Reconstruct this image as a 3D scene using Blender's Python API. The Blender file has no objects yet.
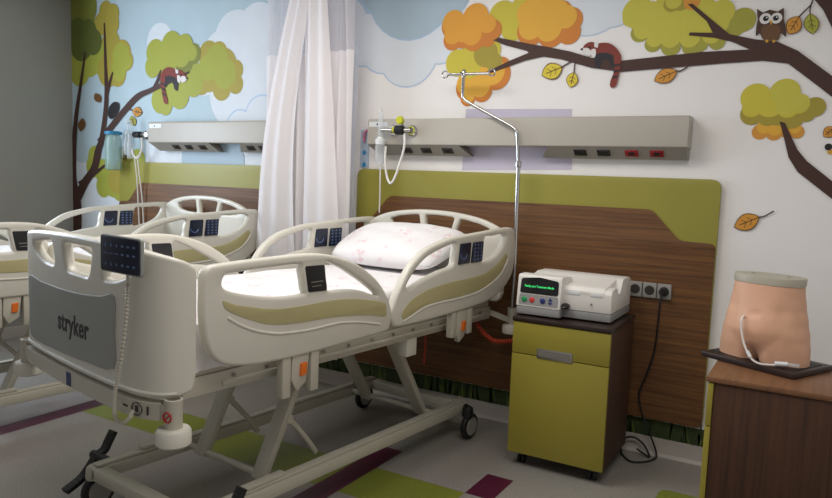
import bpy, bmesh, math, random
from mathutils import Vector, Matrix
random.seed(7)
COL = bpy.context.scene.collection
PI = math.pi
R = math.radians

# ------------------------------------------------------------------ camera numbers (832 x 498 frame)
FPX = 703.37
CAM = Vector((.43, -3.9345, 1.4681))
YAW, PITCH, ROLL = R(30.056), R(5.755), R(2.112)
FW = Vector((-math.sin(YAW)*math.cos(PITCH), math.cos(YAW)*math.cos(PITCH), -math.sin(PITCH)))
RT = Vector((math.cos(YAW), math.sin(YAW), 0))
UP = RT.cross(FW)

def onwall(px, py, y=0.0):
    """point of the wall plane seen at a photo position (used to trace the wall painting)"""
    u2, v2 = (px-416)/FPX, (py-249)/FPX
    u = u2*math.cos(ROLL)+v2*math.sin(ROLL)
    v = -u2*math.sin(ROLL)+v2*math.cos(ROLL)
    d = FW + u*RT - v*UP
    t = (y-CAM.y)/d.y
    return CAM + d*t

# ------------------------------------------------------------------ materials
def lin(c):
    return tuple((x/255/12.92 if x/255 <= .04045 else ((x/255+.055)/1.055)**2.4) for x in c)

MATS = {}
def mat(name, rgb, rough=.5, metal=0., var=.06, scale=8., bump=0., bscale=60., spec=.5, trans=0., emit=0., alpha=1., coat=0., stretch=None):
    if name in MATS: return MATS[name]
    m = bpy.data.materials.new(name); m.use_nodes = True
    nt = m.node_tree; b = nt.nodes['Principled BSDF']
    c = lin(rgb)
    tc = nt.nodes.new('ShaderNodeTexCoord')
    src = tc.outputs['Object']
    if stretch:
        mp = nt.nodes.new('ShaderNodeMapping'); mp.inputs['Scale'].default_value = stretch
        nt.links.new(src, mp.inputs['Vector']); src = mp.outputs['Vector']
    nz = nt.nodes.new('ShaderNodeTexNoise'); nz.inputs['Scale'].default_value = scale; nz.inputs['Detail'].default_value = 5
    nt.links.new(src, nz.inputs['Vector'])
    rp = nt.nodes.new('ShaderNodeValToRGB')
    rp.color_ramp.elements[0].position = .3; rp.color_ramp.elements[1].position = .7
    rp.color_ramp.elements[0].color = (*[max(0, x*(1-var)) for x in c], 1)
    rp.color_ramp.elements[1].color = (*[min(1, x*(1+var)) for x in c], 1)
    nt.links.new(nz.outputs['Fac'], rp.inputs['Fac'])
    nt.links.new(rp.outputs['Color'], b.inputs['Base Color'])
    b.inputs['Roughness'].default_value = rough
    b.inputs['Metallic'].default_value = metal
    b.inputs['Specular IOR Level'].default_value = spec
    b.inputs['Transmission Weight'].default_value = trans
    b.inputs['Alpha'].default_value = alpha
    b.inputs['Coat Weight'].default_value = coat
    if emit:
        b.inputs['Emission Color'].default_value = (*c, 1); b.inputs['Emission Strength'].default_value = emit
    if bump:
        n2 = nt.nodes.new('ShaderNodeTexNoise'); n2.inputs['Scale'].default_value = bscale; n2.inputs['Detail'].default_value = 4
        nt.links.new(src, n2.inputs['Vector'])
        bp = nt.nodes.new('ShaderNodeBump'); bp.inputs['Strength'].default_value = bump; bp.inputs['Distance'].default_value = .01
        nt.links.new(n2.outputs['Fac'], bp.inputs['Height']); nt.links.new(bp.outputs['Normal'], b.inputs['Normal'])
    MATS[name] = m
    return m

def wood(name, dark, light, axis='x', rough=.42, sc=1.):
    m = bpy.data.materials.new(name); m.use_nodes = True
    nt = m.node_tree; b = nt.nodes['Principled BSDF']
    tc = nt.nodes.new('ShaderNodeTexCoord'); mp = nt.nodes.new('ShaderNodeMapping')
    s = {'x': (1.2, 30, 46), 'z': (46, 46, 1.2)}[axis]
    mp.inputs['Scale'].default_value = tuple(k*sc for k in s)
    nt.links.new(tc.outputs['Object'], mp.inputs['Vector'])
    nz = nt.nodes.new('ShaderNodeTexNoise'); nz.inputs['Scale'].default_value = 1.6; nz.inputs['Detail'].default_value = 7; nz.inputs['Roughness'].default_value = .68
    nt.links.new(mp.outputs['Vector'], nz.inputs['Vector'])
    rp = nt.nodes.new('ShaderNodeValToRGB')
    e = rp.color_ramp.elements
    e[0].position = .33; e[0].color = (*lin(dark), 1); e[1].position = .68; e[1].color = (*lin(light), 1)
    nt.links.new(nz.outputs['Fac'], rp.inputs['Fac'])
    nt.links.new(rp.outputs['Color'], b.inputs['Base Color'])
    b.inputs['Roughness'].default_value = rough
    return m

def sheet_mat(name, base, ink, amount=1.):
    """white cotton with faint sparse pink printed motifs"""
    m = bpy.data.materials.new(name); m.use_nodes = True
    nt = m.node_tree; b = nt.nodes['Principled BSDF']
    tc = nt.nodes.new('ShaderNodeTexCoord')
    vo = nt.nodes.new('ShaderNodeTexVoronoi'); vo.inputs['Scale'].default_value = 6.5; vo.inputs['Randomness'].default_value = .6
    nt.links.new(tc.outputs['Object'], vo.inputs['Vector'])
    rp = nt.nodes.new('ShaderNodeValToRGB'); e = rp.color_ramp.elements
    e[0].position = .0; e[0].color = (1, 1, 1, 1); e[1].position = .36; e[1].color = (0, 0, 0, 1)
    k = e.new(.25); k.color = (1, 1, 1, 1)
    nt.links.new(vo.outputs['Distance'], rp.inputs['Fac'])
    wv = nt.nodes.new('ShaderNodeTexNoise'); wv.inputs['Scale'].default_value = 34; wv.inputs['Detail'].default_value = 2
    nt.links.new(tc.outputs['Object'], wv.inputs['Vector'])
    r2 = nt.nodes.new('ShaderNodeValToRGB'); r2.color_ramp.elements[0].position = .50; r2.color_ramp.elements[1].position = .58
    nt.links.new(wv.outputs['Fac'], r2.inputs['Fac'])
    mu = nt.nodes.new('ShaderNodeMath'); mu.operation = 'MULTIPLY'
    nt.links.new(rp.outputs['Color'], mu.inputs[0]); nt.links.new(r2.outputs['Color'], mu.inputs[1])
    m2 = nt.nodes.new('ShaderNodeMath'); m2.operation = 'MULTIPLY'; m2.inputs[1].default_value = amount
    nt.links.new(mu.outputs[0], m2.inputs[0])
    mx = nt.nodes.new('ShaderNodeMix'); mx.data_type = 'RGBA'
    mx.inputs['A'].default_value = (*lin(base), 1); mx.inputs['B'].default_value = (*lin(ink), 1)
    nt.links.new(m2.outputs[0], mx.inputs['Factor'])
    nt.links.new(mx.outputs['Result'], b.inputs['Base Color'])
    b.inputs['Roughness'].default_value = .85; b.inputs['Specular IOR Level'].default_value = .2
    n3 = nt.nodes.new('ShaderNodeTexNoise'); n3.inputs['Scale'].default_value = 7; n3.inputs['Detail'].default_value = 3
    nt.links.new(tc.outputs['Object'], n3.inputs['Vector'])
    bp = nt.nodes.new('ShaderNodeBump'); bp.inputs['Strength'].default_value = .35; bp.inputs['Distance'].default_value = .03
    nt.links.new(n3.outputs['Fac'], bp.inputs['Height']); nt.links.new(bp.outputs['Normal'], b.inputs['Normal'])
    return m

def cloth_mat(name, rgb, transl=.4, alpha=1.):
    m = bpy.data.materials.new(name); m.use_nodes = True
    nt = m.node_tree; b = nt.nodes['Principled BSDF']; out = nt.nodes['Material Output']
    c = (*lin(rgb), 1)
    nz = nt.nodes.new('ShaderNodeTexNoise'); nz.inputs['Scale'].default_value = 200
    bp = nt.nodes.new('ShaderNodeBump'); bp.inputs['Strength'].default_value = .08
    nt.links.new(nz.outputs['Fac'], bp.inputs['Height']); nt.links.new(bp.outputs['Normal'], b.inputs['Normal'])
    b.inputs['Base Color'].default_value = c; b.inputs['Roughness'].default_value = .9; b.inputs['Specular IOR Level'].default_value = .1
    tl = nt.nodes.new('ShaderNodeBsdfTranslucent'); tl.inputs['Color'].default_value = c
    mx = nt.nodes.new('ShaderNodeMixShader'); mx.inputs[0].default_value = transl
    nt.links.new(b.outputs[0], mx.inputs[1]); nt.links.new(tl.outputs[0], mx.inputs[2])
    last = mx
    if alpha < 1:
        tr = nt.nodes.new('ShaderNodeBsdfTransparent')
        m2 = nt.nodes.new('ShaderNodeMixShader'); m2.inputs[0].default_value = alpha
        nt.links.new(tr.outputs[0], m2.inputs[1]); nt.links.new(mx.outputs[0], m2.inputs[2]); last = m2
    nt.links.new(last.outputs[0], out.inputs['Surface'])
    return m

def speckle(name, rgb, spk, rough=.35):
    m = bpy.data.materials.new(name); m.use_nodes = True
    nt = m.node_tree; b = nt.nodes['Principled BSDF']
    tc = nt.nodes.new('ShaderNodeTexCoord')
    n1 = nt.nodes.new('ShaderNodeTexNoise'); n1.inputs['Scale'].default_value = 90; n1.inputs['Detail'].default_value = 3
    n2 = nt.nodes.new('ShaderNodeTexNoise'); n2.inputs['Scale'].default_value = 1.7; n2.inputs['Detail'].default_value = 3
    for n in (n1, n2): nt.links.new(tc.outputs['Object'], n.inputs['Vector'])
    rp = nt.nodes.new('ShaderNodeValToRGB'); e = rp.color_ramp.elements
    e[0].position = .36; e[0].color = (*lin(spk), 1); e[1].position = .56; e[1].color = (*lin(rgb), 1)
    nt.links.new(n1.outputs['Fac'], rp.inputs['Fac'])
    hs = nt.nodes.new('ShaderNodeMix'); hs.data_type = 'RGBA'; hs.blend_type = 'MULTIPLY'; hs.inputs['Factor'].default_value = .18
    nt.links.new(rp.outputs['Color'], hs.inputs['A']); nt.links.new(n2.outputs['Color'], hs.inputs['B'])
    nt.links.new(hs.outputs['Result'], b.inputs['Base Color'])
    rr = nt.nodes.new('ShaderNodeMapRange'); rr.inputs['To Min'].default_value = rough-.08; rr.inputs['To Max'].default_value = rough+.12
    nt.links.new(n2.outputs['Fac'], rr.inputs['Value']); nt.links.new(rr.outputs['Result'], b.inputs['Roughness'])
    return m

M_wall = mat('wall_paint', (240, 237, 235), .6, var=.015, scale=2, bump=.05, bscale=120)
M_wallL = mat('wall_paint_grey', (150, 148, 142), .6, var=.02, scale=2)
M_ceil = mat('ceiling_paint', (215, 212, 205), .8, var=.02)
M_floor = speckle('floor_vinyl', (157, 151, 145), (144, 138, 132))
M_lime = speckle('floor_lime', (132, 140, 56), (120, 128, 48))
M_purple = speckle('floor_purple', (92, 30, 58), (70, 22, 44))
M_base = mat('baseboard_vinyl', (186, 178, 170), .4, var=.03)
M_cream = mat('bed_plastic', (214, 210, 198), .38, var=.02, scale=3, coat=.1)
M_creamd = mat('bed_plastic_grey', (150, 151, 146), .42, var=.02, scale=3)
M_frame = mat('bed_frame_paint', (190, 185, 170), .4, var=.03, scale=6)
M_olive = mat('rail_olive', (184, 174, 128), .45, var=.03)
M_navy = mat('control_navy', (20, 28, 52), .28, var=.1, scale=20)
M_pad = mat('control_key', (92, 116, 160), .4, var=.05)
M_white = mat('marking_white', (225, 228, 230), .5, var=.02)
M_black = mat('black_rubber', (22, 22, 24), .55, var=.1)
M_blackp = mat('black_plastic', (28, 28, 32), .35, var=.1)
M_wheel = mat('wheel_grey', (150, 146, 138), .5, var=.04)
M_orange = mat('latch_orange', (226, 112, 32), .4, var=.03)
M_redc = mat('coil_red', (190, 70, 42), .45, var=.05)
M_chrome = mat('chrome', (200, 200, 200), .16, metal=1., var=.03)
M_steel = mat('brushed_steel', (168, 166, 160), .35, metal=.9, var=.05)
M_green = mat('laminate_lime', (152, 146, 62), .45, var=.02, scale=3)
M_greenc = mat('cabinet_lime', (152, 140, 52), .45, var=.02, scale=3)
M_wood = wood('wood_panel', (80, 49, 23), (126, 85, 44), 'x', .55)
M_woodv = wood('wood_cabinet', (50, 27, 11), (80, 47, 22), 'z', .65)
M_woodt = wood('wood_top', (104, 70, 44), (130, 90, 60), 'x')
M_dark = mat('dark_board', (44, 30, 26), .4, var=.12)
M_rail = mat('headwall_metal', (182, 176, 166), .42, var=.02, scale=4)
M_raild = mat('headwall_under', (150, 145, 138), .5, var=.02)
M_raile = mat('headwall_gap', (120, 116, 112), .5, var=.02)
M_plate = mat('socket_plate', (150, 148, 144), .4, var=.03)
M_sock = mat('socket_dark', (52, 48, 46), .4, var=.06)
M_red = mat('socket_red', (150, 24, 34), .4, var=.05)
M_sheet = sheet_mat('sheet_print', (236, 233, 234), (224, 160, 168), .42)
M_pillow = sheet_mat('pillow_print', (240, 237, 238), (224, 160, 170), .36)
M_curtain = cloth_mat('curtain_cloth', (253, 249, 250), .32)
M_edge = cloth_mat('curtain_edge', (222, 228, 240), .5, .7)
M_net = cloth_mat('curtain_netting', (238, 234, 238), .45, .72)
M_devw = mat('device_white', (238, 235, 230), .4, var=.015)
M_devg = mat('device_grey', (150, 150, 150), .45, var=.03)
M_screen = mat('device_screen', (10, 16, 22), .12, var=.1)
M_lcd = mat('lcd_green', (70, 235, 130), .4, emit=.5)
M_bgreen = mat('button_green', (30, 150, 90), .4)
M_bred = mat('button_red', (205, 60, 62), .4)
M_bblue = mat('button_blue', (40, 50, 120), .4)
M_skin = mat('mannequin_skin', (216, 168, 138), .5, var=.05, scale=7, bump=.25, bscale=14)
M_cap = mat('mannequin_cap', (172, 166, 150), .45, var=.03)
M_tube = mat('tube_white', (225, 220, 215), .3, var=.02)
M_clear = mat('clear_plastic', (225, 232, 236), .12, var=.01, alpha=.34)
M_jar = mat('jar_tint', (150, 180, 172), .12, var=.02, alpha=.55)
M_yellow = mat('gas_yellow', (196, 196, 40), .4)
M_bluedot = mat('blue_dot', (40, 130, 175), .4)
M_pink = mat('hook_pink', (200, 120, 150), .4)
M_sleeve = mat('sleeve_blue', (196, 214, 232), .3, alpha=.55)
M_signred = mat('sign_red', (190, 40, 40), .5)

# mural paints
def paint(n, c): return mat('mural_'+n, c, .62, var=.03, scale=5)
P_sky = paint('sky', (184, 204, 214)); P_cloud = paint('cloud', (220, 226, 233)); P_cloudline = paint('cloud_outline', (176, 200, 226))
P_cloudb = paint('cloud_blue', (172, 192, 206)); P_lav = paint('lavender', (200, 194, 212))
P_or = paint('orange', (224, 158, 52)); P_ord = paint('orange_shadow', (206, 126, 44)); P_ory = paint('amber', (226, 172, 58))
P_ol = paint('olive', (204, 190, 62)); P_old = paint('olive_shadow', (166, 150, 54)); P_gr = paint('leaf_green', (200, 192, 72)); P_grd = paint('leaf_green_shadow', (164, 160, 62))
P_gl = paint('left_green', (164, 168, 62)); P_gld = paint('left_green_shadow', (126, 130, 50)); P_glo = paint('left_olive', (170, 154, 60)); P_gldk = paint('left_dark', (92, 102, 38))
P_br = paint('bark', (66, 38, 30)); P_leafy = paint('leaf_yellow', (222, 202, 60)); P_leafo = paint('leaf_orange', (212, 148, 56)); P_leafg = paint('leaf_lime', (168, 172, 60)); P_vein = paint('leaf_vein', (110, 74, 30))
P_owl = paint('owl_brown', (74, 48, 36)); P_owlb = paint('owl_belly', (104, 72, 44)); P_wht = paint('white', (226, 222, 220)); P_blk = paint('black', (20, 18, 22))
P_pr = paint('panda_red', (128, 46, 34)); P_pb = paint('panda_dark', (34, 28, 36)); P_beak = paint('beak', (214, 160, 50))
P_grass = paint('grass_dark', (52, 68, 32)); P_grassl = paint('grass_light', (86, 104, 40))

# ------------------------------------------------------------------ mesh builder
def frame_from(d, up=Vector((0, 0, 1))):
    d = d.normalized()
    if abs(d.dot(up)) > .98: up = Vector((1, 0, 0))
    s = d.cross(up).normalized(); t = s.cross(d).normalized()
    return s, t

class MB:
    def __init__(s): s.v = []; s.f = []; s.m = []
    def add(s, vs, fs, m=0):
        o = len(s.v); s.v += [Vector(p) for p in vs]
        for f in fs: s.f.append([o+i for i in f]); s.m.append(m)
        return s
    def box(s, x0, x1, y0, y1, z0, z1, m=0):
        vs = [(x, y, z) for z in (z0, z1) for y in (y0, y1) for x in (x0, x1)]
        return s.add(vs, [(0, 2, 3, 1), (4, 5, 7, 6), (0, 1, 5, 4), (2, 6, 7, 3), (0, 4, 6, 2), (1, 3, 7, 5)], m)
    def bar(s, p, q, w, h, m=0, up=Vector((0, 0, 1))):
        p, q = Vector(p), Vector(q); a, b = frame_from(q-p, up)
        vs = [c + a*(i*w/2) + b*(j*h/2) for c in (p, q) for i, j in ((-1, -1), (1, -1), (1, 1), (-1, 1))]
        return s.add(vs, [(3, 2, 1, 0), (4, 5, 6, 7), (0, 1, 5, 4), (1, 2, 6, 5), (2, 3, 7, 6), (3, 0, 4, 7)], m)
    def tube(s, pts, r, n=8, m=0, caps=True):
        pts = [Vector(p) for p in pts]; vs = []; fs = []
        rr = r if isinstance(r, (list, tuple)) else [r]*len(pts)
        prev = None
        for i, p in enumerate(pts):
            d = (pts[min(i+1, len(pts)-1)]-pts[max(i-1, 0)]).normalized()
            if prev is None: a, b = frame_from(d)
            else:
                a = (prev - d*prev.dot(d)).normalized(); b = a.cross(d)
                b = d.cross(a)
            prev = a
            b = d.cross(a)
            for k in range(n):
                t = 2*PI*k/n; vs.append(p + a*(math.cos(t)*rr[i]) + b*(math.sin(t)*rr[i]))
        for i in range(len(pts)-1):
            for k in range(n):
                k2 = (k+1) % n; fs.append((i*n+k, i*n+k2, (i+1)*n+k2, (i+1)*n+k))
        if caps: fs.append(tuple(range(n-1, -1, -1))); fs.append(tuple((len(pts)-1)*n+k for k in range(n)))
        return s.add(vs, fs, m)
    def lathe(s, prof, c, axis=(0, 0, 1), n=20, m=0):
        ax = Vector(axis).normalized(); a, b = frame_from(ax); c = Vector(c); vs = []; fs = []
        for r, z in prof:
            for k in range(n):
                t = 2*PI*k/n; vs.append(c+ax*z+(a*math.cos(t)+b*math.sin(t))*max(r, 1e-4))
        for i in range(len(prof)-1):
            for k in range(n):
                k2 = (k+1) % n; fs.append((i*n+k, i*n+k2, (i+1)*n+k2, (i+1)*n+k))
        fs.append(tuple(range(n-1, -1, -1))); fs.append(tuple((len(prof)-1)*n+k for k in range(n)))
        return s.add(vs, fs, m)
    def cyl(s, c, r, h, axis=(0, 0, 1), n=20, m=0):
        return s.lathe([(r, 0), (r, h)], c, axis, n, m)
    def poly(s, pts, m=0): return s.add(pts, [tuple(range(len(pts)))], m)
    def prism(s, pts, d, m=0):
        """closed loop of 3-D points swept by d"""
        d = Vector(d); n = len(pts); vs = [Vector(p) for p in pts]+[Vector(p)+d for p in pts]
        fs = [tuple(range(n-1, -1, -1)), tuple(range(n, 2*n))]+[(i, (i+1) % n, n+(i+1) % n, n+i) for i in range(n)]
        return s.add(vs, fs, m)
    def grid(s, rows, m=0, closed=False):
        nr, nc = len(rows), len(rows[0]); vs = [p for r in rows for p in r]; fs = []
        for i in range(nr-1):
            for k in range(nc if closed else nc-1):
                k2 = (k+1) % nc; fs.append((i*nc+k, i*nc+k2, (i+1)*nc+k2, (i+1)*nc+k))
        return s.add(vs, fs, m)
    def build(s, name, mats, parent=None, bevel=0., seg=2, angle=38, normals=True):
        me = bpy.data.meshes.new(name)
        me.from_pydata([tuple(v) for v in s.v], [], s.f)
        if not isinstance(mats, (list, tuple)): mats = [mats]
        for k in mats: me.materials.append(k)
        for p, i in zip(me.polygons, s.m): p.material_index = min(i, len(mats)-1)
        bm = bmesh.new(); bm.from_mesh(me)
        if normals: bmesh.ops.recalc_face_normals(bm, faces=bm.faces)
        if bevel:
            es = [e for e in bm.edges if len(e.link_faces) == 2 and e.calc_face_angle(0) > R(30)]
            bmesh.ops.bevel(bm, geom=es, offset=bevel, segments=seg, profile=.5, affect='EDGES', clamp_overlap=True)
        bm.to_mesh(me); bm.free()
        return finish(name, me, parent, angle)

def finish(name, me, parent=None, angle=38):
    for p in me.polygons: p.use_smooth = True
    me.set_sharp_from_angle(angle=R(angle))
    o = bpy.data.objects.new(name, me); COL.objects.link(o)
    if parent is not None: o.parent = parent
    return o

def merge(o, *others):
    """fold printed marks into the mesh of the part they are printed on"""
    bm = bmesh.new(); bm.from_mesh(o.data)
    for q in others:
        k = len(o.data.materials); o.data.materials.append(q.data.materials[0])
        n = len(bm.faces); bm.from_mesh(q.data); bm.faces.ensure_lookup_table()
        for f in bm.faces[n:]: f.material_index = k
        bpy.data.objects.remove(q)
    bm.to_mesh(o.data); bm.free()
    return o

def tag(o, label=None, cat=None, group=None, kind=None):
    if label: o['label'] = label
    if cat: o['category'] = cat
    if group: o['group'] = group
    if kind: o['kind'] = kind
    return o

def thing(name, label, cat, loc=(0, 0, 0), rz=0, group=None):
    o = bpy.data.objects.new(name, None); COL.objects.link(o)
    o.empty_display_size = .1
    o.location = loc; o.rotation_euler = (0, 0, rz)
    return tag(o, label, cat, group)

def copy_tree(o, parent=None):
    c = o.copy(); COL.objects.link(c)
    if parent is not None: c.parent = parent
    for ch in [x for x in bpy.data.objects if x.parent == o]: copy_tree(ch, c)
    return c

def cr(pts, n=5, closed=False):
    """Catmull-Rom through points of any dimension"""
    pts = [Vector(p) for p in pts]; N = len(pts); out = []
    rng = range(N) if closed else range(N-1)
    for i in rng:
        g = (lambda k: pts[k % N]) if closed else (lambda k: pts[max(0, min(N-1, k))])
        a, b, c, d = g(i-1), g(i), g(i+1), g(i+2)
        for j in range(n):
            t = j/n
            out.append(.5*((2*b)+(c-a)*t+(2*a-5*b+4*c-d)*t*t+(3*b-a-3*c+d)*t**3))
    if not closed: out.append(pts[-1])
    return out

def roundpoly(pts, r, n=5):
    """round every corner of a 2-D polygon"""
    out = []; N = len(pts)
    for i in range(N):
        p = Vector(pts[i]); a = Vector(pts[i-1])-p; b = Vector(pts[(i+1) % N])-p
        rr = min(r, a.length*.48, b.length*.48)
        s = p+a.normalized()*rr; e = p+b.normalized()*rr
        for k in range(n+1):
            t = k/n; out.append((1-t)**2*s+2*t*(1-t)*p+t*t*e)
    return out

def plate(outer, holes, th, bev):
    """flat plate with holes and rounded edges; local XY outline, thickness along Z, centred"""
    cu = bpy.data.curves.new('tmp', 'CURVE'); cu.dimensions = '2D'; cu.fill_mode = 'BOTH'
    cu.extrude = max(th/2-bev, .0005); cu.bevel_depth = bev; cu.bevel_resolution = 2; cu.offset = -bev
    for loop in [outer]+list(holes):
        sp = cu.splines.new('POLY'); sp.points.add(len(loop)-1); sp.use_cyclic_u = True
        for p, q in zip(sp.points, loop): p.co = (q[0], q[1], 0, 1)
    ob = bpy.data.objects.new('tmp', cu); COL.objects.link(ob)
    dg = bpy.context.evaluated_depsgraph_get()
    me = bpy.data.meshes.new_from_object(ob.evaluated_get(dg))
    bpy.data.objects.remove(ob); bpy.data.curves.remove(cu)
    return me

def text_mesh(body, size, bold=0., ext=.0004, sp=1.):
    cu = bpy.data.curves.new('tmp', 'FONT'); cu.body = body; cu.size = size; cu.align_x = 'CENTER'; cu.align_y = 'CENTER'
    cu.space_character = sp; cu.extrude = ext; cu.offset = bold
    ob = bpy.data.objects.new('tmp', cu); COL.objects.link(ob)
    dg = bpy.context.evaluated_depsgraph_get()
    me = bpy.data.meshes.new_from_object(ob.evaluated_get(dg))
    bpy.data.objects.remove(ob); bpy.data.curves.remove(cu)
    return me

def place(me, name, m, fn, parent=None, cuts=None, angle=40):
    """map a flat mesh's vertices with fn(Vector)->Vector and link it"""
    me.name = name; me.materials.clear()
    me.materials.append(m)
    bm = bmesh.new(); bm.from_mesh(me)
    bmesh.ops.remove_doubles(bm, verts=bm.verts, dist=1e-5)
    if cuts:
        for c in cuts:
            bmesh.ops.bisect_plane(bm, geom=list(bm.verts)+list(bm.edges)+list(bm.faces), plane_co=(c, 0, 0), plane_no=(1, 0, 0))
    for v in bm.verts: v.co = fn(v.co.copy())
    bmesh.ops.recalc_face_normals(bm, faces=bm.faces)
    for f in bm.faces: f.material_index = 0
    bm.to_mesh(me); bm.free()
    return finish(name, me, parent, angle)

# ================================================================== ROOM
XL, XR, YF, ZC = -5.426, 1.9, -6.2, 2.95
fl = MB().box(XL-.1, XR+.1, YF-.1, .1, -.1, 0, 0)
def inlay(x0, x1, y0, y1, m, z=.0008):
    fl.poly([(x0, y0, z), (x1, y0, z), (x1, y1, z), (x0, y1, z)], m)
inlay(-3.33, -1.56, -1.37, -1.04, 1); inlay(-1.43, -.93, -1.37, -1.04, 1)
inlay(-3.46, -3.33, -5.0, -.75, 2); inlay(-1.56, -1.43, -5.0, -.78, 2); inlay(-.93, -.79, -1.04, -.78, 2)
rp = roundpoly([(-.155, -1.0), (.7, -1.0), (.7, -.445), (-.155, -.445)], .05)
fl.poly([(p.x, p.y, .0008) for p in rp], 1)
tag(fl.build('floor', [M_floor, M_lime, M_purple], normals=False), kind='structure')
wb = MB().box(XL-.1, XR+.1, 0, .1, 0, ZC).build('wall_back', M_wall); tag(wb, kind='structure')
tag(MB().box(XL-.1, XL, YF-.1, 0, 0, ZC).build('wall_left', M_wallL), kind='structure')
tag(MB().box(XR, XR+.1, YF-.1, 0, 0, ZC).build('wall_right', M_wall), kind='structure')
tag(MB().box(XL, XR, YF-.1, YF, 0, ZC).build('wall_front', M_wall), kind='structure')
tag(MB().box(XL-.1, XR+.1, YF-.1, .1, ZC, ZC+.1).build('ceiling', M_ceil), kind='structure')
bb = MB()
bb.prism([(XL, -.03, 0), (XL, -.016, .012), (XL, -.012, .02), (XL, -.012, .094), (XL, 0, .096), (XL, 0, 0)], (XR-XL, 0, 0))
tag(bb.build('baseboard_back', M_base), kind='structure')
tag(MB().box(XL, XL+.012, -6.2, -.03, 0, .095).build('baseboard_left', M_base), kind='structure')

# ================================================================== WALL PAINTING (flat paint traced on the wall)
def disc_pts(px, py, r, n=28):
    c = onwall(px, py); ex = onwall(px+r, py)-c; rad = ex.length*.93
    return [(c.x+math.cos(2*PI*k/n)*rad, c.z+math.sin(2*PI*k/n)*rad) for k in range(n)]
class Mural:
    count = 0
    def __init__(s):
        s.mb = MB(); s.mats = []; Mural.count += 1; s.off = (Mural.count*.618034 % 1)*.00004
    def mi(s, m):
        if m not in s.mats: s.mats.append(m)
        return s.mats.index(m)
    def blobs(s, lst, m, lv):
        for q, (px, py, r) in enumerate(lst):
            s.mb.poly([(x, -lv*.0006-q*.00004-s.off, z) for x, z in disc_pts(px, py, r)], s.mi(m))
        return s
    def shape(s, pts, m, lv, smooth=0):
        q = [Vector((*p, 0)) for p in pts]
        if smooth: q = cr(q, smooth, True)
        w = [onwall(p.x, p.y) for p in q]
        s.mb.poly([(p.x, -lv*.0006-s.off, p.z) for p in w], s.mi(m)); return s
    def stroke(s, pts, w, m, lv, smooth=6):
        q = cr([Vector((*p, 0)) for p in pts], smooth) if smooth else [Vector((*p, 0)) for p in pts]
        N = len(q); ws = w if isinstance(w, (list, tuple)) else [w, w]
        L, Rr = [], []
        for i, p in enumerate(q):
            d = (q[min(i+1, N-1)]-q[max(i-1, 0)]).normalized(); nrm = Vector((-d.y, d.x, 0)); k = i/(N-1)*(len(ws)-1)
            a = int(min(k, len(ws)-2)); ww = ws[a]+(ws[a+1]-ws[a])*(k-a)
            L.append(p+nrm*ww/2); Rr.append(p-nrm*ww/2)
        for i in range(N-1):
            s.mb.poly([(o.x, -lv*.0006-s.off-i*.000003, o.z) for o in (onwall(c.x, c.y) for c in (L[i], L[i+1], Rr[i+1], Rr[i]))], s.mi(m))
        return s
    def build(s, name, label=None):
        o = s.mb.build(name, s.mats, wb, normals=False)
        for p in o.data.polygons:
            if p.normal.y > 0: p.flip()
        if label: o['label'] = label
        return o

# sky and clouds
sk = Mural().shape([(60, -40), (452, -40), (447, 12), (432, 34), (405, 36), (372, 20), (358, 30), (330, 70), (300, 120), (262, 140), (250, 190), (60, 215)], P_sky, 1)
sk.build('mural_sky', 'pale blue painted sky on the left of the wall')
def cloud(lst, fill, label, lv, outline=True):
    m = Mural()
    if outline: m.blobs([(x, y, r+1.2) for x, y, r in lst], P_cloudline, lv)
    m.blobs(lst, fill, lv+1); m.build('mural_cloud', label)
cloud([(408, 52, 32), (440, 36, 26), (365, 40, 23), (340, 30, 30), (385, 40, 30)], P_cloud, 'large pale cloud with a thin blue outline right of the curtain', 2)
cloud([(412, -14, 50), (385, -14, 26), (440, -12, 34)], P_cloudb, 'dusty blue cloud at the top edge right of the curtain', 4)
cloud([(236, 40, 24), (258, 32, 24), (222, 58, 22), (256, 64, 34), (205, 70, 20), (160, 42, 14), (238, 92, 32)], P_cloud, 'pale cloud behind the light green foliage left of the curtain', 2, False)
cloud([(240, 128, 14), (262, 118, 18), (222, 134, 9)], P_cloud, 'small pale cloud above the far equipment rail', 4)
cloud([(590, -8, 46), (560, 0, 44), (612, -10, 40)], P_cloud, 'white cloud with a blue outline between the orange and green foliage', 2)
cloud([(88, 205, 30), (110, 212, 26), (75, 190, 20)], P_cloud, 'pale cloud low by the left tree trunk', 2, False)
Mural().shape([(466, 109), (572, 109), (572, 170), (462, 170)], P_lav, 2).build('mural_lavender_shape', 'lavender painted block behind the near equipment rail')
Mural().blobs([(205, 160, 26), (226, 162, 20)], P_cloudb, 7).build('mural_cloud', 'soft blue cloud under the far equipment rail')
Mural().shape([(146, 140), (300, 138), (300, 168), (146, 168)], P_cloud, 1.8).build('mural_cloud', 'pale band of cloud behind the far equipment rail')

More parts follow.
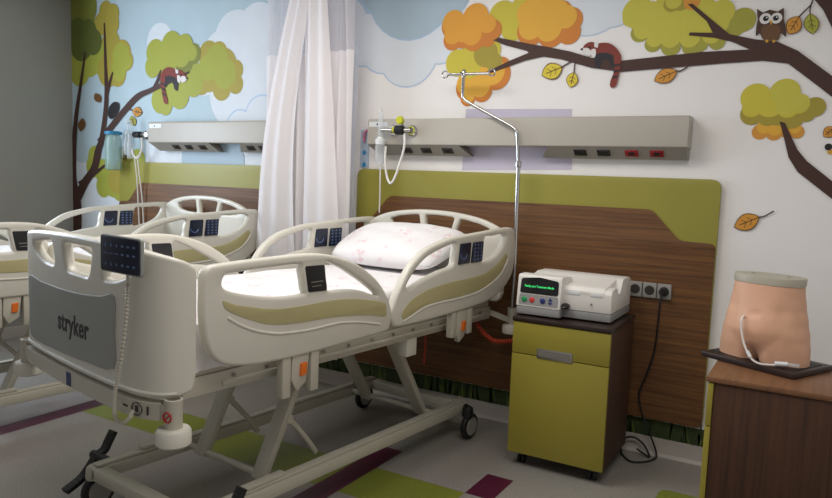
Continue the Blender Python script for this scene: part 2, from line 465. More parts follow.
# right-hand autumn tree
f1 = Mural()
f1.blobs([(503, 16, 15), (521, 8, 11), (543, 12, 20), (513, 28, 13), (530, 20, 18)], P_ol, 6)
f1.blobs([(531, 31, 15), (551, 33, 15), (571, 20, 13), (569, 32, 13), (545, 14, 18), (560, 14, 14)], P_ord, 7)
f1.blobs([(531, 27, 13), (549, 28, 14), (566, 17, 12), (545, 10, 16), (530, 14, 14), (558, 12, 12)], P_ory, 8)
f1.build('mural_foliage', 'orange and olive painted foliage cluster above the forked branch')
f2 = Mural()
f2.blobs([(458, 63, 13), (474, 55, 14), (490, 50, 12), (470, 66, 12)], P_ol, 6)
f2.blobs([(486, 54, 13), (494, 62, 9)], P_old, 7)
f2.blobs([(468, 88, 13), (496, 74, 16), (468, 98, 8), (482, 91, 11), (502, 66, 9)], P_ord, 5)
f2.blobs([(467, 84, 11), (492, 71, 14), (468, 96, 7), (480, 86, 11)], P_ory, 5.5)
f2.blobs([(454, 26, 13), (475, 22, 15), (453, 40, 10), (474, 40, 11), (493, 30, 10), (464, 36, 12), (488, 38, 9)], P_ord, 8)
f2.blobs([(454, 23, 12), (476, 18, 14), (453, 35, 9), (472, 34, 11), (488, 24, 9), (464, 30, 12)], P_or, 9)
f2.build('mural_foliage', 'bright orange painted foliage behind the top of the drip pole')
f3 = Mural()
f3.blobs([(640, 33, 10), (653, 44, 9), (671, 46, 11), (692, 46, 11), (717, 42, 9), (743, 20, 14), (735, 26, 12), (700, 44, 9)], P_grd, 6)
f3.blobs([(638, 13, 17), (630, 19, 8), (643, 30, 10), (655, 39, 9), (671, 38, 11), (690, 38, 11), (712, 34, 11), (722, 12, 14), (696, 16, 24), (671, 15, 24), (650, 18, 18), (715, 22, 16)], P_gr, 7)
f3.blobs([(672, 4, 9), (681, 3, 9)], P_old, 8); f3.blobs([(692, 2, 9)], P_leafo, 9); f3.blobs([(674, 1, 9)], P_gr, 9.5)
f3.build('mural_foliage', 'yellow green painted foliage around the bare fork left of the owl')
f4 = Mural()
f4.blobs([(760, 132, 9), (774, 133, 9), (797, 132, 8), (786, 130, 9)], P_leafo, 5)
f4.blobs([(764, 127, 8), (775, 129, 8), (795, 128, 7)], P_ory, 6)
f4.blobs([(752, 114, 13), (768, 116, 12), (792, 118, 13), (778, 114, 14), (815, 107, 12), (806, 113, 11)], P_old, 7)
f4.blobs([(756, 98, 17), (785, 93, 17), (799, 104, 12), (770, 104, 16), (788, 108, 12), (752, 108, 11)], P_ol, 8)
f4.blobs([(785, 93, 15), (800, 103, 11), (786, 106, 11)], P_gr, 9)
f4.build('mural_foliage', 'round green and yellow painted treetop over the mannequin table')
br = Mural()
br.shape([(493.6, 40.4), (499.4, 37.8), (529.7, 44), (546, 46.7), (571, 51.7), (591.5, 58), (620, 61), (666, 56), (704, 52), (750, 49.7), (732, 42), (714, 38), (689, 35.7), (690, 32.6), (713, 33), (707, 21.7), (688, 4.6), (692.6, 3.8), (717, 24), (729.6, 34.4), (755, 39.5), (778, 42), (798, 51), (832, 76), (870, 106), (870, 128), (832, 97), (808.5, 79), (788, 63.7), (762.7, 61), (722, 63.7), (671, 68), (622, 72), (591.5, 68), (561, 59.3), (543.6, 56.8), (526, 60.6), (490.6, 73.2), (486.8, 72), (510.8, 60.6), (529, 53), (527, 51), (505.7, 45.4)], P_br, 12)
br.build('mural_branch', 'long dark brown painted branch with a fork at each end')
Mural().shape([(812, -3), (870, -3), (870, 90), (840, 48), (832, 28), (823, 10)], P_br, 12.5).build('mural_branch', 'dark brown painted trunk in the top right corner')
Mural().shape([(779.6, 121.4), (785, 123), (791, 136), (797.7, 150), (806.7, 161), (832, 181), (870, 206), (870, 228), (832, 199), (797.7, 172), (788.6, 157.6), (784, 138)], P_br, 12).build('mural_branch', 'curved brown painted trunk under the round treetop')
def leaf(x, y, l, w, ang, m, label, twig=None):
    s = Mural(); a = R(ang); N = 10; pts = []
    for k in range(N+1): t = k/N; pts.append((t*l-l/2, -w/2*math.sin(PI*t)**.8))
    for k in range(N, -1, -1): t = k/N; pts.append((t*l-l/2, w/2*math.sin(PI*t)**.8))
    tr = lambda p: (x+p[0]*math.cos(a)-p[1]*math.sin(a), y+p[0]*math.sin(a)+p[1]*math.cos(a))
    s.shape([tr((p[0]*1.07, p[1]*1.14)) for p in pts], P_vein, 13); s.shape([tr(p) for p in pts], m, 14)
    s.stroke([tr((-l*.3, 0)), tr((l*.5, 0))], .9, P_vein, 15)
    for k in (-.12, .12):
        for sg in (-1, 1): s.stroke([tr((l*(k+.1), 0)), tr((l*(k-.06), sg*w*.28))], .6, P_vein, 15)
    if twig: s.stroke([tr((l/2, 0))]+twig, 1.3, P_br, 13)
    s.build('mural_leaf', label)
leaf(552.5, 71.4, 21, 15, -22, P_leafy, 'yellow painted leaf under the branch, larger of two', [(566, 65), (573, 61)])
leaf(572.6, 80, 15, 10.5, -76, P_leafy, 'small yellow painted leaf hanging under the red panda branch', [(575, 66), (576, 62)])
leaf(666, 76, 24, 13, -24, P_leafo, 'orange painted leaf under the middle of the long branch', [(681, 71), (688, 67)])
leaf(794, 25.5, 20, 14, -58, P_leafo, 'orange painted leaf beside the owl', [(803, 13), (811, 5), (813, 0)])
leaf(811.6, 24, 20, 14, -98, P_leafg, 'lime painted leaf right of the orange one beside the owl', [(810, 10), (812, 2)])
leaf(747, 222, 26, 15, -22, P_leafo, 'orange brown painted leaf floating above the mannequin', [(765, 216), (774, 211)])
leaf(829, 132, 14, 10, -40, P_leafo, 'orange painted leaf at the right edge of the wall')
ow = Mural()
ow.shape([(756, 36), (757, 24), (761, 17), (780, 17), (785, 24), (786, 37), (781, 33), (778, 40), (764, 40), (760, 34)], P_owl, 14, 4)
ow.shape([(757, 9), (763, 13), (770, 10), (778, 12), (784, 8), (784, 22), (778, 26), (764, 26), (758, 22)], P_owl, 15, 0)
ow.shape([(763, 26), (779, 26), (780, 36), (775, 41), (766, 41), (762, 36)], P_owlb, 16, 4)
ow.blobs([(765.5, 19, 6.3), (776.5, 18.6, 6.3)], P_wht, 17); ow.blobs([(766, 19, 3.1), (776, 18.6, 3.1)], P_blk, 18); ow.blobs([(767, 18, .9), (777, 17.6, .9)], P_wht, 19)
ow.shape([(769.5, 21), (772.8, 21), (771.2, 26)], P_beak, 18); ow.blobs([(767, 41.5, 1.7), (774, 41.5, 1.7)], P_beak, 18)
ow.build('mural_owl', 'brown painted owl with big white eyes sitting on the branch')
def panda(tr, label):
    p = Mural()
    S = lambda pts, m, lv, sm=4: p.shape([tr(*q) for q in pts], m, lv, sm)
    S([(-10, -4), (-4, -8), (5, -8), (12, -3), (15, 4), (12, 8), (2, 5), (-8, 4)], P_pr, 14)
    S([(-7, 2), (2, 0), (11, 4), (13, 9), (8, 13), (4, 6), (-1, 7), (-3, 12), (-7, 12)], P_pb, 15)
    S([(9, 2), (14.5, 1), (15, 10), (12, 24), (10, 29), (6, 29), (6, 24), (9.5, 14)], P_pr, 16)
    for k in range(3): S([(9.6-k*.8, 10+k*5), (14.8-k, 9+k*5), (14.5-k, 11+k*5), (9.3-k*.8, 12+k*5)], P_pb, 17, 0)
    S([(-17, -6), (-12, -9), (-7, -8), (-5, -3), (-8, 2), (-14, 2), (-18, -1)], P_pr, 17)
    S([(-19, -3), (-14, -4), (-11, -1), (-12, 3), (-17, 1)], P_wht, 18)
    S([(-8, -8), (-4, -9), (-5, -4), (-8, -5)], P_wht, 18, 0)
    S([(-11, -2), (-7, -3), (-7, 3), (-10, 4)], P_wht, 18)
    S([(-13, -4.5), (-12, -5.5), (-11, -4.5), (-12, -3.5)], P_blk, 19); S([(-20, -3), (-18.5, -4), (-17.5, -2.6), (-19, -2)], P_blk, 19)
    p.build('mural_red_panda', label)
panda(lambda x, y: (604+x*1.15, 53+y*1.18), 'red and black painted red panda lying on the long branch')
panda(lambda x, y: (173-x*.78, 76.5+y*1.0-x*.25), 'red painted red panda facing right in the left tree')
Mural().blobs([(828.5, 147, 4.2)], P_blk, 14).blobs([(830, 152, 3)], P_beak, 13).build('mural_bird_head', 'black painted bird head at the right edge of the wall')

# left-hand tree
l1 = Mural()
l1.blobs([(75, 62, 13), (90, 58, 13), (80, 70, 11), (98, 58, 11)], P_gl, 6)
l1.blobs([(85, 8, 13), (80, 26, 14), (87, 18, 9), (76, 12, 12)], P_gld, 7)
l1.blobs([(82, 42, 13), (94, 42, 9), (78, 36, 12), (88, 34, 10)], P_gldk, 8)
l1.build('mural_foliage', 'dark green painted foliage in the left corner of the wall')
l2 = Mural().blobs([(106, 11, 7), (113, 14, 7), (102, 24, 8), (112, 24, 8), (107, 18, 8)], P_glo, 7); l2.build('mural_foliage', 'small olive painted treetop at the top of the left tree')
l3 = Mural().blobs([(111, 44, 10), (122, 54, 10), (127, 61, 7), (106, 58, 12), (118, 74, 9), (109, 70, 12), (118, 62, 12)], P_glo, 6).blobs([(121, 56, 9), (126, 62, 6), (119, 70, 8)], P_gl, 7); l3.build('mural_foliage', 'green painted foliage behind the upright stem of the left tree')
l4 = Mural()
l4.blobs([(209, 55, 11), (219, 53, 9), (236, 70, 8), (236, 84, 8), (222, 88, 10), (210, 74, 14), (224, 66, 14), (202, 82, 10), (230, 78, 10)], P_glo, 6)
l4.blobs([(217, 60, 12), (225, 74, 12), (208, 68, 10)], P_gl, 6.5)
l4.blobs([(161, 100, 10), (180, 96, 10), (194, 84, 10), (166, 106, 7), (172, 88, 14), (188, 74, 14)], P_gl, 7)
l4.blobs([(182, 60, 13), (194, 54, 8), (176, 62, 12)], P_gld, 8)
l4.blobs([(156, 53, 10), (172, 46, 11), (185, 46, 9), (153, 67, 8), (166, 60, 13), (182, 54, 10), (192, 53, 6)], P_gl, 9)
l4.build('mural_foliage', 'large light green painted foliage around the left red panda')
l5 = Mural().blobs([(95, 156, 7), (94, 166, 8), (104, 172, 9), (114, 182, 11), (128, 172, 12), (138, 160, 8), (104, 186, 8), (120, 190, 8)], P_gl, 6).blobs([(118, 180, 10), (126, 168, 9)], P_glo, 7); l5.build('mural_foliage', 'low painted green foliage behind the far suction jar')
tr = Mural()
tr.stroke([(77, 240), (78, 205), (74.5, 180), (74.5, 150), (77, 115), (82, 80), (86, 52)], [10, 8, 6, 5, 4, 2.5, 1.5], P_br, 12)
tr.stroke([(78, 198), (86, 182), (95, 168), (99, 150), (103, 136), (107, 100), (106, 60), (105, 23)], [9, 8, 7, 6.5, 5, 4, 2.5, 1.2], P_br, 12.5)
tr.stroke([(100, 142), (112, 127), (124, 112), (138, 97), (150, 91), (163, 85), (176, 79), (190, 72)], [6, 6, 6, 6, 5, 4.5, 3.5, 1.5], P_br, 13)
tr.stroke([(155, 88), (158, 81), (161.5, 70)], [4, 3, 1], P_br, 13)
tr.stroke([(107, 95), (110, 84), (113.5, 72)], [4, 3, 1], P_br, 13)
tr.stroke([(80, 184), (92, 176), (106, 165)], [5, 4, 2], P_br, 13)
tr.build('mural_tree', 'dark brown painted tree with bare limbs in the left corner')
Mural().shape([(109, 116), (110, 107), (115, 102), (120, 104), (119, 112), (113, 119)], P_blk, 14, 4).build('mural_bird', 'black painted bird sitting behind the left branch')
leaf(98.5, 98, 10, 6.5, 60, P_vein, 'brown painted leaf left of the upright stem')
leaf(138, 112, 9.5, 9, 10, P_leafo, 'round orange painted leaf under the left branch', [(132, 110), (127, 108)])
leaf(133.5, 121, 10, 6, 70, P_leafg, 'small lime painted leaf under the left branch')
leaf(82.5, 125, 13, 6.5, -80, P_vein, 'brown painted leaf beside the leftmost trunk')
gr = MB()
random.seed(3)
gr.poly([(XL, -.001, .094), (.6, -.001, .094), (.6, -.001, .19), (XL, -.001, .19)], 0)
x = XL
while x < .6:
    h = random.uniform(.06, .15); w = random.uniform(.012, .03); dx = random.uniform(-.03, .03)
    gr.poly([(x, -.0016, .096), (x+w, -.0016, .096), (x+w/2+dx, -.0016, .13+h)], random.choice((0, 0, 1)))
    x += random.uniform(.012, .024)
g = gr.build('mural_grass', [P_grass, P_grassl], wb, normals=False); g['label'] = 'dark green painted grass along the foot of the wall'
for p in g.data.polygons:
    if p.normal.y > 0: p.flip()

# ================================================================== WALL PANELS BEHIND THE BEDS
def wall_panel(xl, label):
    W = 2.267; t = thing('headboard_panel', label, 'wall panel', (xl, 0, .2), 0, 'wooden wall panels behind the beds')
    o = roundpoly([(0, 0), (W, 0), (W, 1.317), (0, 1.317)], .055)
    place(plate(o, [], .02, .002), 'green_board', M_green, lambda v: Vector((v.x, -.0170-v.z, v.y)), t)
    w = roundpoly([(.004, .004), (W-.004, .004), (W-.004, .985), (W-.185, .99), (W-.335, 1.147), (.335-.07, 1.147), (.185-.06, .99), (.004, .985)], .03)
    place(plate(w, [], .008, .001), 'wood_inlay', M_wood, lambda v: Vector((v.x, -.0305-v.z, v.y)), t)
    return t
wall_panel(-2.308, 'wood and lime wall panel with cut corners behind the near bed')
wall_panel(-4.758, 'wood and lime wall panel behind the far bed left of the curtain')

# ================================================================== MEDICAL EQUIPMENT RAILS
def equipment_rail(xl, label, cols, x2=1.22, W=1.965):
    t = thing('equipment_rail', label, 'medical rail', (xl, 0, 1.6), 0, 'medical supply rails on the back wall')
    b = MB(); z0, z1 = .073, .236
    prof = [(0, -.118, z0), (0, -.122, z0+.006), (0, -.122, z1-.012), (0, -.112, z1), (0, 0, z1), (0, 0, z0)]
    b.prism(prof, (W, 0, 0)); b.build('rail_body', M_rail, t, bevel=.002)
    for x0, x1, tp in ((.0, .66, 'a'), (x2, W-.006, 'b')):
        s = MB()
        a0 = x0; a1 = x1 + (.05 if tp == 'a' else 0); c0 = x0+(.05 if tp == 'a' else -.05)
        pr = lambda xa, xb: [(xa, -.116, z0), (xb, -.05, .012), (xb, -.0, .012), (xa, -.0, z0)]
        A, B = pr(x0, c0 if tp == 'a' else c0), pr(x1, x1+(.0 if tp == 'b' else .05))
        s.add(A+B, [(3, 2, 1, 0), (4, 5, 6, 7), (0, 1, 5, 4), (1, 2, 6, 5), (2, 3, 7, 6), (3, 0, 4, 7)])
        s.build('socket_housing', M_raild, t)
    for x, m in zip([.28, .42, .57]+([1.40, 1.53, 1.68, 1.81] if x2 > 1.1 else [1.06, 1.18, 1.40, 1.60]), cols):
        s = MB(); d = Vector((0, .066, -.061)).normalized(); nrm = Vector((0, -.061, -.066)).normalized()
        c = Vector((x, -.083, .0425))
        s.bar(c-d*.022+nrm*.002, c+d*.022+nrm*.002, .07, .006, 0, up=nrm)
        so = s.build('wall_socket', m, t, bevel=.001)
        MB().bar(c-d*.010+nrm*.006, c+d*.010+nrm*.006, .03, .003, 0, up=nrm).build('socket_hole', M_blackp, so)
    n = MB().box(.012, .15, -.1235, -.1215, z1-.05, z1-.018).build('name_strip', M_white, t)
    MB().cyl((.075, -.1235, z1-.034), .006, .002, (0, -1, 0), 10).build('screw', M_sock, n)
    return t
equipment_rail(-2.170, 'beige metal medical supply rail above the near bed', [M_sock, M_sock, M_sock, M_blackp, M_blackp, M_red, M_red])
equipment_rail(-4.277, 'pale medical supply rail above the far bed left of the curtain', [M_sock]*7, .98, 1.80)

def outlet(x, z, y, ring, t, name='gas_outlet'):
    m = MB(); m.lathe([(.034, 0), (.034, .012), (.026, .02), (.02, .02), (.02, .026), (.008, .028)], (x, y, z), (0, -1, 0), 20, 0)
    o = m.build(name, M_chrome, t)
    MB().lathe([(.027, .0205), (.027, .024), (.021, .0265), (.0205, .022)], (x, y, z), (0, -1, 0), 20).build('collar', ring, o)
    return o
def bottle(t, x, y, z, r, h, m, name='jar'):
    return MB().lathe([(r*.75, 0), (r*.95, .008), (r, .02), (r, h*.85), (r*.8, h), (r*.55, h)], (x, y, z), (0, 0, 1), 18).build(name, m, t)
# near rail: flow meter with humidifier
YR = -.123
t = thing('flow_meter', 'clear oxygen flow meter with humidifier cup at the left end of the near rail', 'flow meter', (-2.04, YR, 1.64))
outlet(.075, .120, 0, M_white, t)
MB().tube([(.075, -.03, .12), (.0, -.045, .12)], .014, 10).build('connector', M_chrome, t)
MB().lathe([(.014, 0), (.016, .01), (.016, .15), (.012, .16), (.004, .165), (.004, .19)], (0, -.045, .08), n=14).build('flow_tube', M_clear, t)
MB().lathe([(.03, 0), (.032, .01), (.032, .03), (.02, .04), (.016, .05)], (0, -.045, .03), n=16).build('cap', M_white, t)
MB().lathe([(.022, 0), (.028, .01), (.032, .03), (.033, .1), (.03, .118), (.02, .12)], (0, -.045, -.09), n=18).build('humidifier_cup', M_clear, t)
MB().tube(cr([(.01, -.05, -.09), (.012, -.05, -.2), (.004, -.035, -.30), (.0, -.03, -.40)], 6), .0045, 6).build('drip_tube', M_tube, t)
t = thing('suction_regulator', 'black and yellow suction regulator with looping white hose on the near rail', 'regulator', (-1.83, YR, 1.76))
outlet(.0, .0, 0, M_yellow, t)
MB().tube([(0, -.03, 0), (-.05, -.05, .0)], .016, 12).build('neck', M_steel, t)
MB().lathe([(.024, 0), (.029, .006), (.029, .055), (.022, .06)], (-.03, -.06, 0), (-1, 0, 0), 18).build('control_knob', M_blackp, t)
MB().lathe([(.016, 0), (.018, .004), (.021, .016), (.012, .02)], (-.09, -.06, 0), (-1, 0, 0), 16).build('end_cap', M_yellow, t)
MB().lathe([(.022, 0), (.026, .01), (.026, .02), (.022, .03)], (-.045, -.066, .058), (0, -1, 0), 18).build('gauge', M_yellow, t)
MB().tube([(-.045, -.05, .02), (-.045, -.06, .058)], .009, 8).build('stem', M_steel, t)
MB().tube(cr([(-.03, -.05, -.02), (-.02, -.06, -.09), (-.035, -.07, -.18), (-.075, -.07, -.29), (-.115, -.06, -.33), (-.150, -.05, -.28), (-.165, -.05, -.18), (-.166, -.045, -.10)], 6), .0075, 8).build('hose', M_tube, t)
# hanging clear sleeve with pink hook
t = thing('hanging_sleeve', 'thin clear plastic sleeve with blue dots hanging left of the near rail', 'plastic sleeve', (-2.268, -.005, 1.525))
MB().box(-.035, .035, -.004, 0, .0, .25).build('sleeve', M_sleeve, t, bevel=.001)
for dz in (.02, .10):
    MB().cyl((.0, -.004, dz), .015, .003, (0, -1, 0), 18).build('blue_dot', M_bluedot, t)
MB().tube(cr([(.06, .004, .235), (.05, -.02, .24), (.03, -.025, .245), (.005, -.02, .22), (.004, -.012, .17)], 5), .009, 8).build('hook', M_pink, t)
# far rail: suction jar and regulator
ZR = 1.76
t = thing('suction_jar', 'tall clear suction jar on the wall left of the far rail', 'suction jar', (-4.72, 0, 1.44))
MB().box(-.03, .03, -.045, 0, .1, .2).build('wall_bracket', M_steel, t, bevel=.003)
bottle(t, 0, -.112, 0, .066, .3, M_jar)
MB().lathe([(.068, 0), (.07, .005), (.07, .022), (.05, .028)], (0, -.112, .295), n=20).build('lid', M_bluedot, t)
t = thing('suction_regulator', 'dark suction regulator with clear flow tubes at the left end of the far rail', 'regulator', (-4.425, 0, 1.70))
MB().box(-.02, .02, -.08, 0, .0, .06).build('wall_bracket', M_steel, t, bevel=.003)
MB().lathe([(.022, 0), (.026, .006), (.026, .075), (.02, .08)], (-.05, -.10, .035), (1, 0, 0), 18).build('control_knob', M_blackp, t)
MB().lathe([(.034, 0), (.034, .014), (.02, .02), (.02, .03)], (.1, -.085, .035), (.3, -1, 0), 18).build('gas_outlet', M_chrome, t)
MB().tube([(.03, -.1, .035), (.1, -.09, .035)], .012, 8).build('neck', M_chrome, t)
for dx, z0, h in ((-.1, -.16, .2), (-.14, -.13, .18)):
    MB().lathe([(.02, 0), (.026, .01), (.028, h*.6), (.02, h*.7), (.018, h)], (dx, -.1, z0), n=14).build('flow_tube', M_clear, t)
MB().lathe([(.02, 0), (.03, .01), (.03, .03), (.012, .04), (.012, .09), (.03, .1), (.03, .12)], (-.12, -.1, .03), n=16).build('cap', M_clear, t)
MB().tube(cr([(.04, -.1, .01), (.045, -.1, -.07), (.0, -.1, -.15), (-.05, -.1, -.14), (-.08, -.1, -.08)], 6), .008, 8).build('hose', M_tube, t)
for dx in (0, .035):
    MB().tube(cr([(-.05+dx, -.1, -.13), (-.045+dx, -.08, -.3), (-.055+dx*1.5, -.06, -.5), (-.05+dx*1.5, -.05, -.75)], 6), .0055, 6).build('drip_tube', M_tube, t)

# ================================================================== HOSPITAL BEDS
RAILX = .505
FR_OUT = [(-2.045, .975), (-2.046, 1.06), (-2.043, 1.125), (-2.02, 1.150), (-1.97, 1.156), (-1.8, 1.162), (-1.608, 1.165), (-1.48, 1.158), (-1.37, 1.135), (-1.262, 1.095), (-1.141, 1.018), (-1.062, .925), (-1.041, .85), (-1.055, .80), (-1.10, .785), (-1.35, .778), (-1.598, .772), (-1.80, .778), (-1.92, .795), (-1.985, .825), (-2.025, .88)]
FR_H1 = [(-1.968, 1.085), (-1.958, 1.114), (-1.93, 1.121), (-1.76, 1.126), (-1.613, 1.127), (-1.60, 1.10), (-1.585, 1.03), (-1.59, 1.010), (-1.725, 1.014), (-1.85, 1.036), (-1.943, 1.062)]
FR_H2 = [(-1.47, 1.122), (-1.41, 1.108), (-1.354, 1.084), (-1.246, 1.026), (-1.152, .967), (-1.16, .958), (-1.258, .990), (-1.35, 1.003), (-1.445, 1.008), (-1.455, 1.03)]
FR_BAND = [(-1.968, 1.031), (-1.92, 1.012), (-1.873, 1.001), (-1.78, .98), (-1.690, .970), (-1.58, .968), (-1.469, .970), (-1.36, .966), (-1.256, .953), (-1.16, .934), (-1.094, .915), (-1.088, .89), (-1.091, .858), (-1.17, .872), (-1.253, .884), (-1.36, .895), (-1.467, .901), (-1.58, .903), (-1.688, .909), (-1.77, .922), (-1.841, .946), (-1.9, .97), (-1.955, 1.000)]
FR_RIDGE = [(-1.948, .970), (-1.9, .94), (-1.840, .912), (-1.77, .89), (-1.687, .875), (-1.554, .868), (-1.46, .870), (-1.372, .870), (-1.252, .854), (-1.131, .828)]
HR_OUT = [(-1.000, .795), (-1.030, .815), (-1.043, .869), (-1.025, .91), (-.996, .960), (-.921, 1.055), (-.86, 1.10), (-.785, 1.138), (-.68, 1.163), (-.571, 1.180), (-.3, 1.197), (-.08, 1.210), (.02, 1.210), (.055, 1.194), (.075, 1.13), (.081, 1.057), (.066, .98), (.036, .925), (-.059, .858), (-.18, .825), (-.329, .807), (-.683, .793), (-.9, .79)]
HR_H1 = [(-.939, .974), (-.905, 1.015), (-.859, 1.055), (-.79, 1.095), (-.706, 1.121), (-.62, 1.14), (-.538, 1.150), (-.545, 1.10), (-.56, 1.040), (-.66, 1.022), (-.803, .993), (-.915, .962)]
HR_H2 = [(-.265, 1.165), (-.18, 1.172), (-.091, 1.178), (-.045, 1.170), (-.040, 1.150), (-.072, 1.101), (-.13, 1.065), (-.2, 1.044), (-.272, 1.034), (-.285, 1.06)]
HR_BAND = [(-.972, .848), (-.96, .868), (-.912, .903), (-.85, .925), (-.772, .943), (-.66, .954), (-.555, .961), (-.4, .964), (-.277, .972), (-.18, .996), (-.1, 1.032), (-.045, 1.066), (-.022, 1.045), (-.06, .99), (-.107, .953), (-.2, .918), (-.306, .892), (-.42, .882), (-.549, .877), (-.66, .877), (-.768, .872), (-.84, .857), (-.908, .836), (-.96, .826)]
HR_RIDGE = [(-.960, .815), (-.908, .828), (-.84, .848), (-.768, .862), (-.66, .867), (-.549, .867), (-.42, .871), (-.306, .882), (-.2, .908), (-.107, .943), (-.05, .985), (-.009, 1.035)]
def keys(parent, sx, y0, y1, z0, z1, nr, nc, rad=.005):
    """key marks over both faces of a control plate"""
    k = MB()
    for sgn in (1,):
        for i in range(nr):
            for j in range(nc):
                y = y0+(y1-y0)*(j+.5)/nc; z = z0+(z1-z0)*(i+.5)/nr
                k.box(sx+sgn*.0285-.0006, sx+sgn*.0285+.0006, y-rad, y+rad, z-rad*.8, z+rad*.8)
    return k.build('key', M_pad, parent)

def side_rail(root, sgn, head):
    S = lambda v, off=0.: Vector((sgn*(RAILX)+v.z+off, v.x, v.y))
    O, H1, H2, BAND, RIDGE = (HR_OUT, HR_H1, HR_H2, HR_BAND, HR_RIDGE) if head else (FR_OUT, FR_H1, FR_H2, FR_BAND, FR_RIDGE)
    H1, H2 = (cr([Vector((*p, 0)) for p in h], 4, True) for h in (H1, H2))
    O, BAND = (cr([Vector((*p, 0)) for p in h], 4, True) for h in (O, BAND))
    r = place(plate(O, [H1, H2], .042, .013), 'side_rail', M_cream, S, root)
    place(plate(BAND, [], .004, .001), 'rail_inlay', M_olive, lambda v: Vector((sgn*(RAILX+.0215)+v.z, v.x, v.y)), r)
    pts = cr([Vector((sgn*(RAILX+.021), *p)) for p in RIDGE], 4)
    MB().tube(pts, .0055, 8).build('rail_ridge', M_cream, r)
    cx = sgn*RAILX
    if head:
        for a, b_, nr, nc in ((-.522, -.418, 3, 2), (-.402, -.296, 5, 3)):
            o2 = roundpoly([(a, 1.042), (b_, 1.044), (b_+.008, 1.15), (a+.014, 1.148)], .008)
            c = place(plate(o2, [], .056, .003), 'control_panel', M_navy, S, r)
            if nc == 3: merge(c, keys(c, cx, a+.012, b_, 1.05, 1.145, nr, nc, .006))
            else:
                k = MB()
                for s2 in (1,):
                    arc = [(cx+s2*.028, -.48+.03*math.cos(q), 1.098+.03*math.sin(q)) for q in [PI*(1.05+.08*i) for i in range(12)]]
                    k.tube(arc, .003, 5)
                merge(c, k.build('dial_mark', M_pad, c))
    else:
        o2 = roundpoly([(-1.567, 1.016), (-1.466, 1.013), (-1.482, 1.117), (-1.587, 1.119)], .01)
        c = place(plate(o2, [], .05, .003), 'control_panel', M_blackp, S, r)
        k = MB()
        for s2 in (-1, 1):
            pass
        merge(c, MB().box(cx+.0255-.0006, cx+.0255+.0006, -1.555, -1.49, 1.052, 1.056).box(cx+.0255-.0006, cx+.0255+.0006, -1.55, -1.5, 1.036, 1.039).build('print', M_steel, c))
        w = [(-1.972, 1.127), (-1.6, 1.127)]
    # hinge hardware under the rail
    yc = -1.585 if not head else -.44
    h = MB()
    for dy in (-.075, .075):
        h.box(cx-.025*1, cx+.012, yc+dy-.022, yc+dy+.022, .615 if not head else .665, .80)
    h.prism([(cx-.02, yc-.045, .80), (cx-.02, yc+.05, .80), (cx-.02, yc+.03, .66), (cx-.02, yc-.02, .63), (cx-.02, yc-.05, .68)], (.03, 0, 0))
    hh = h.build('release_bracket', M_frame, r, bevel=.006)
    o2 = roundpoly([(yc-.010, .690), (yc+.022, .694), (yc+.026, .742), (yc-.006, .740)], .006)
    lt = place(plate(o2, [], .05, .003), 'release_latch', M_orange, lambda v: Vector((cx+v.z-.005, v.x, v.y)), r); lt['label'] = 'orange side rail release latch'
    return r

FBPATH = [(-.535, -2.03), (-.535, -2.07), (-.525, -2.095), (-.49, -2.115), (-.4, -2.133), (-.2, -2.160), (0, -2.182), (.2, -2.197), (.34, -2.203), (.43, -2.199), (.485, -2.180), (.513, -2.150), (.524, -2.11), (.525, -2.085)]
_p = cr([Vector((*q, 0)) for q in FBPATH], 6)
_s = [0.]
for i in range(1, len(_p)): _s.append(_s[-1]+(_p[i]-_p[i-1]).length)
_mid = _s[-1]/2
def fbend(s, t, z):
    """point of the footboard at arc length s from its middle, t out of the face"""
    q = s+_mid
    i = 0
    while i < len(_s)-2 and _s[i+1] < q: i += 1
    k = (q-_s[i])/(_s[i+1]-_s[i]); d = (_p[i+1]-_p[i]).normalized(); p = _p[i]+(_p[i+1]-_p[i])*k
    n = Vector((d.y, -d.x, 0))
    return Vector((p.x+n.x*t, p.y+n.y*t, z))
CUTS = [-.62+.02*i for i in range(63)]

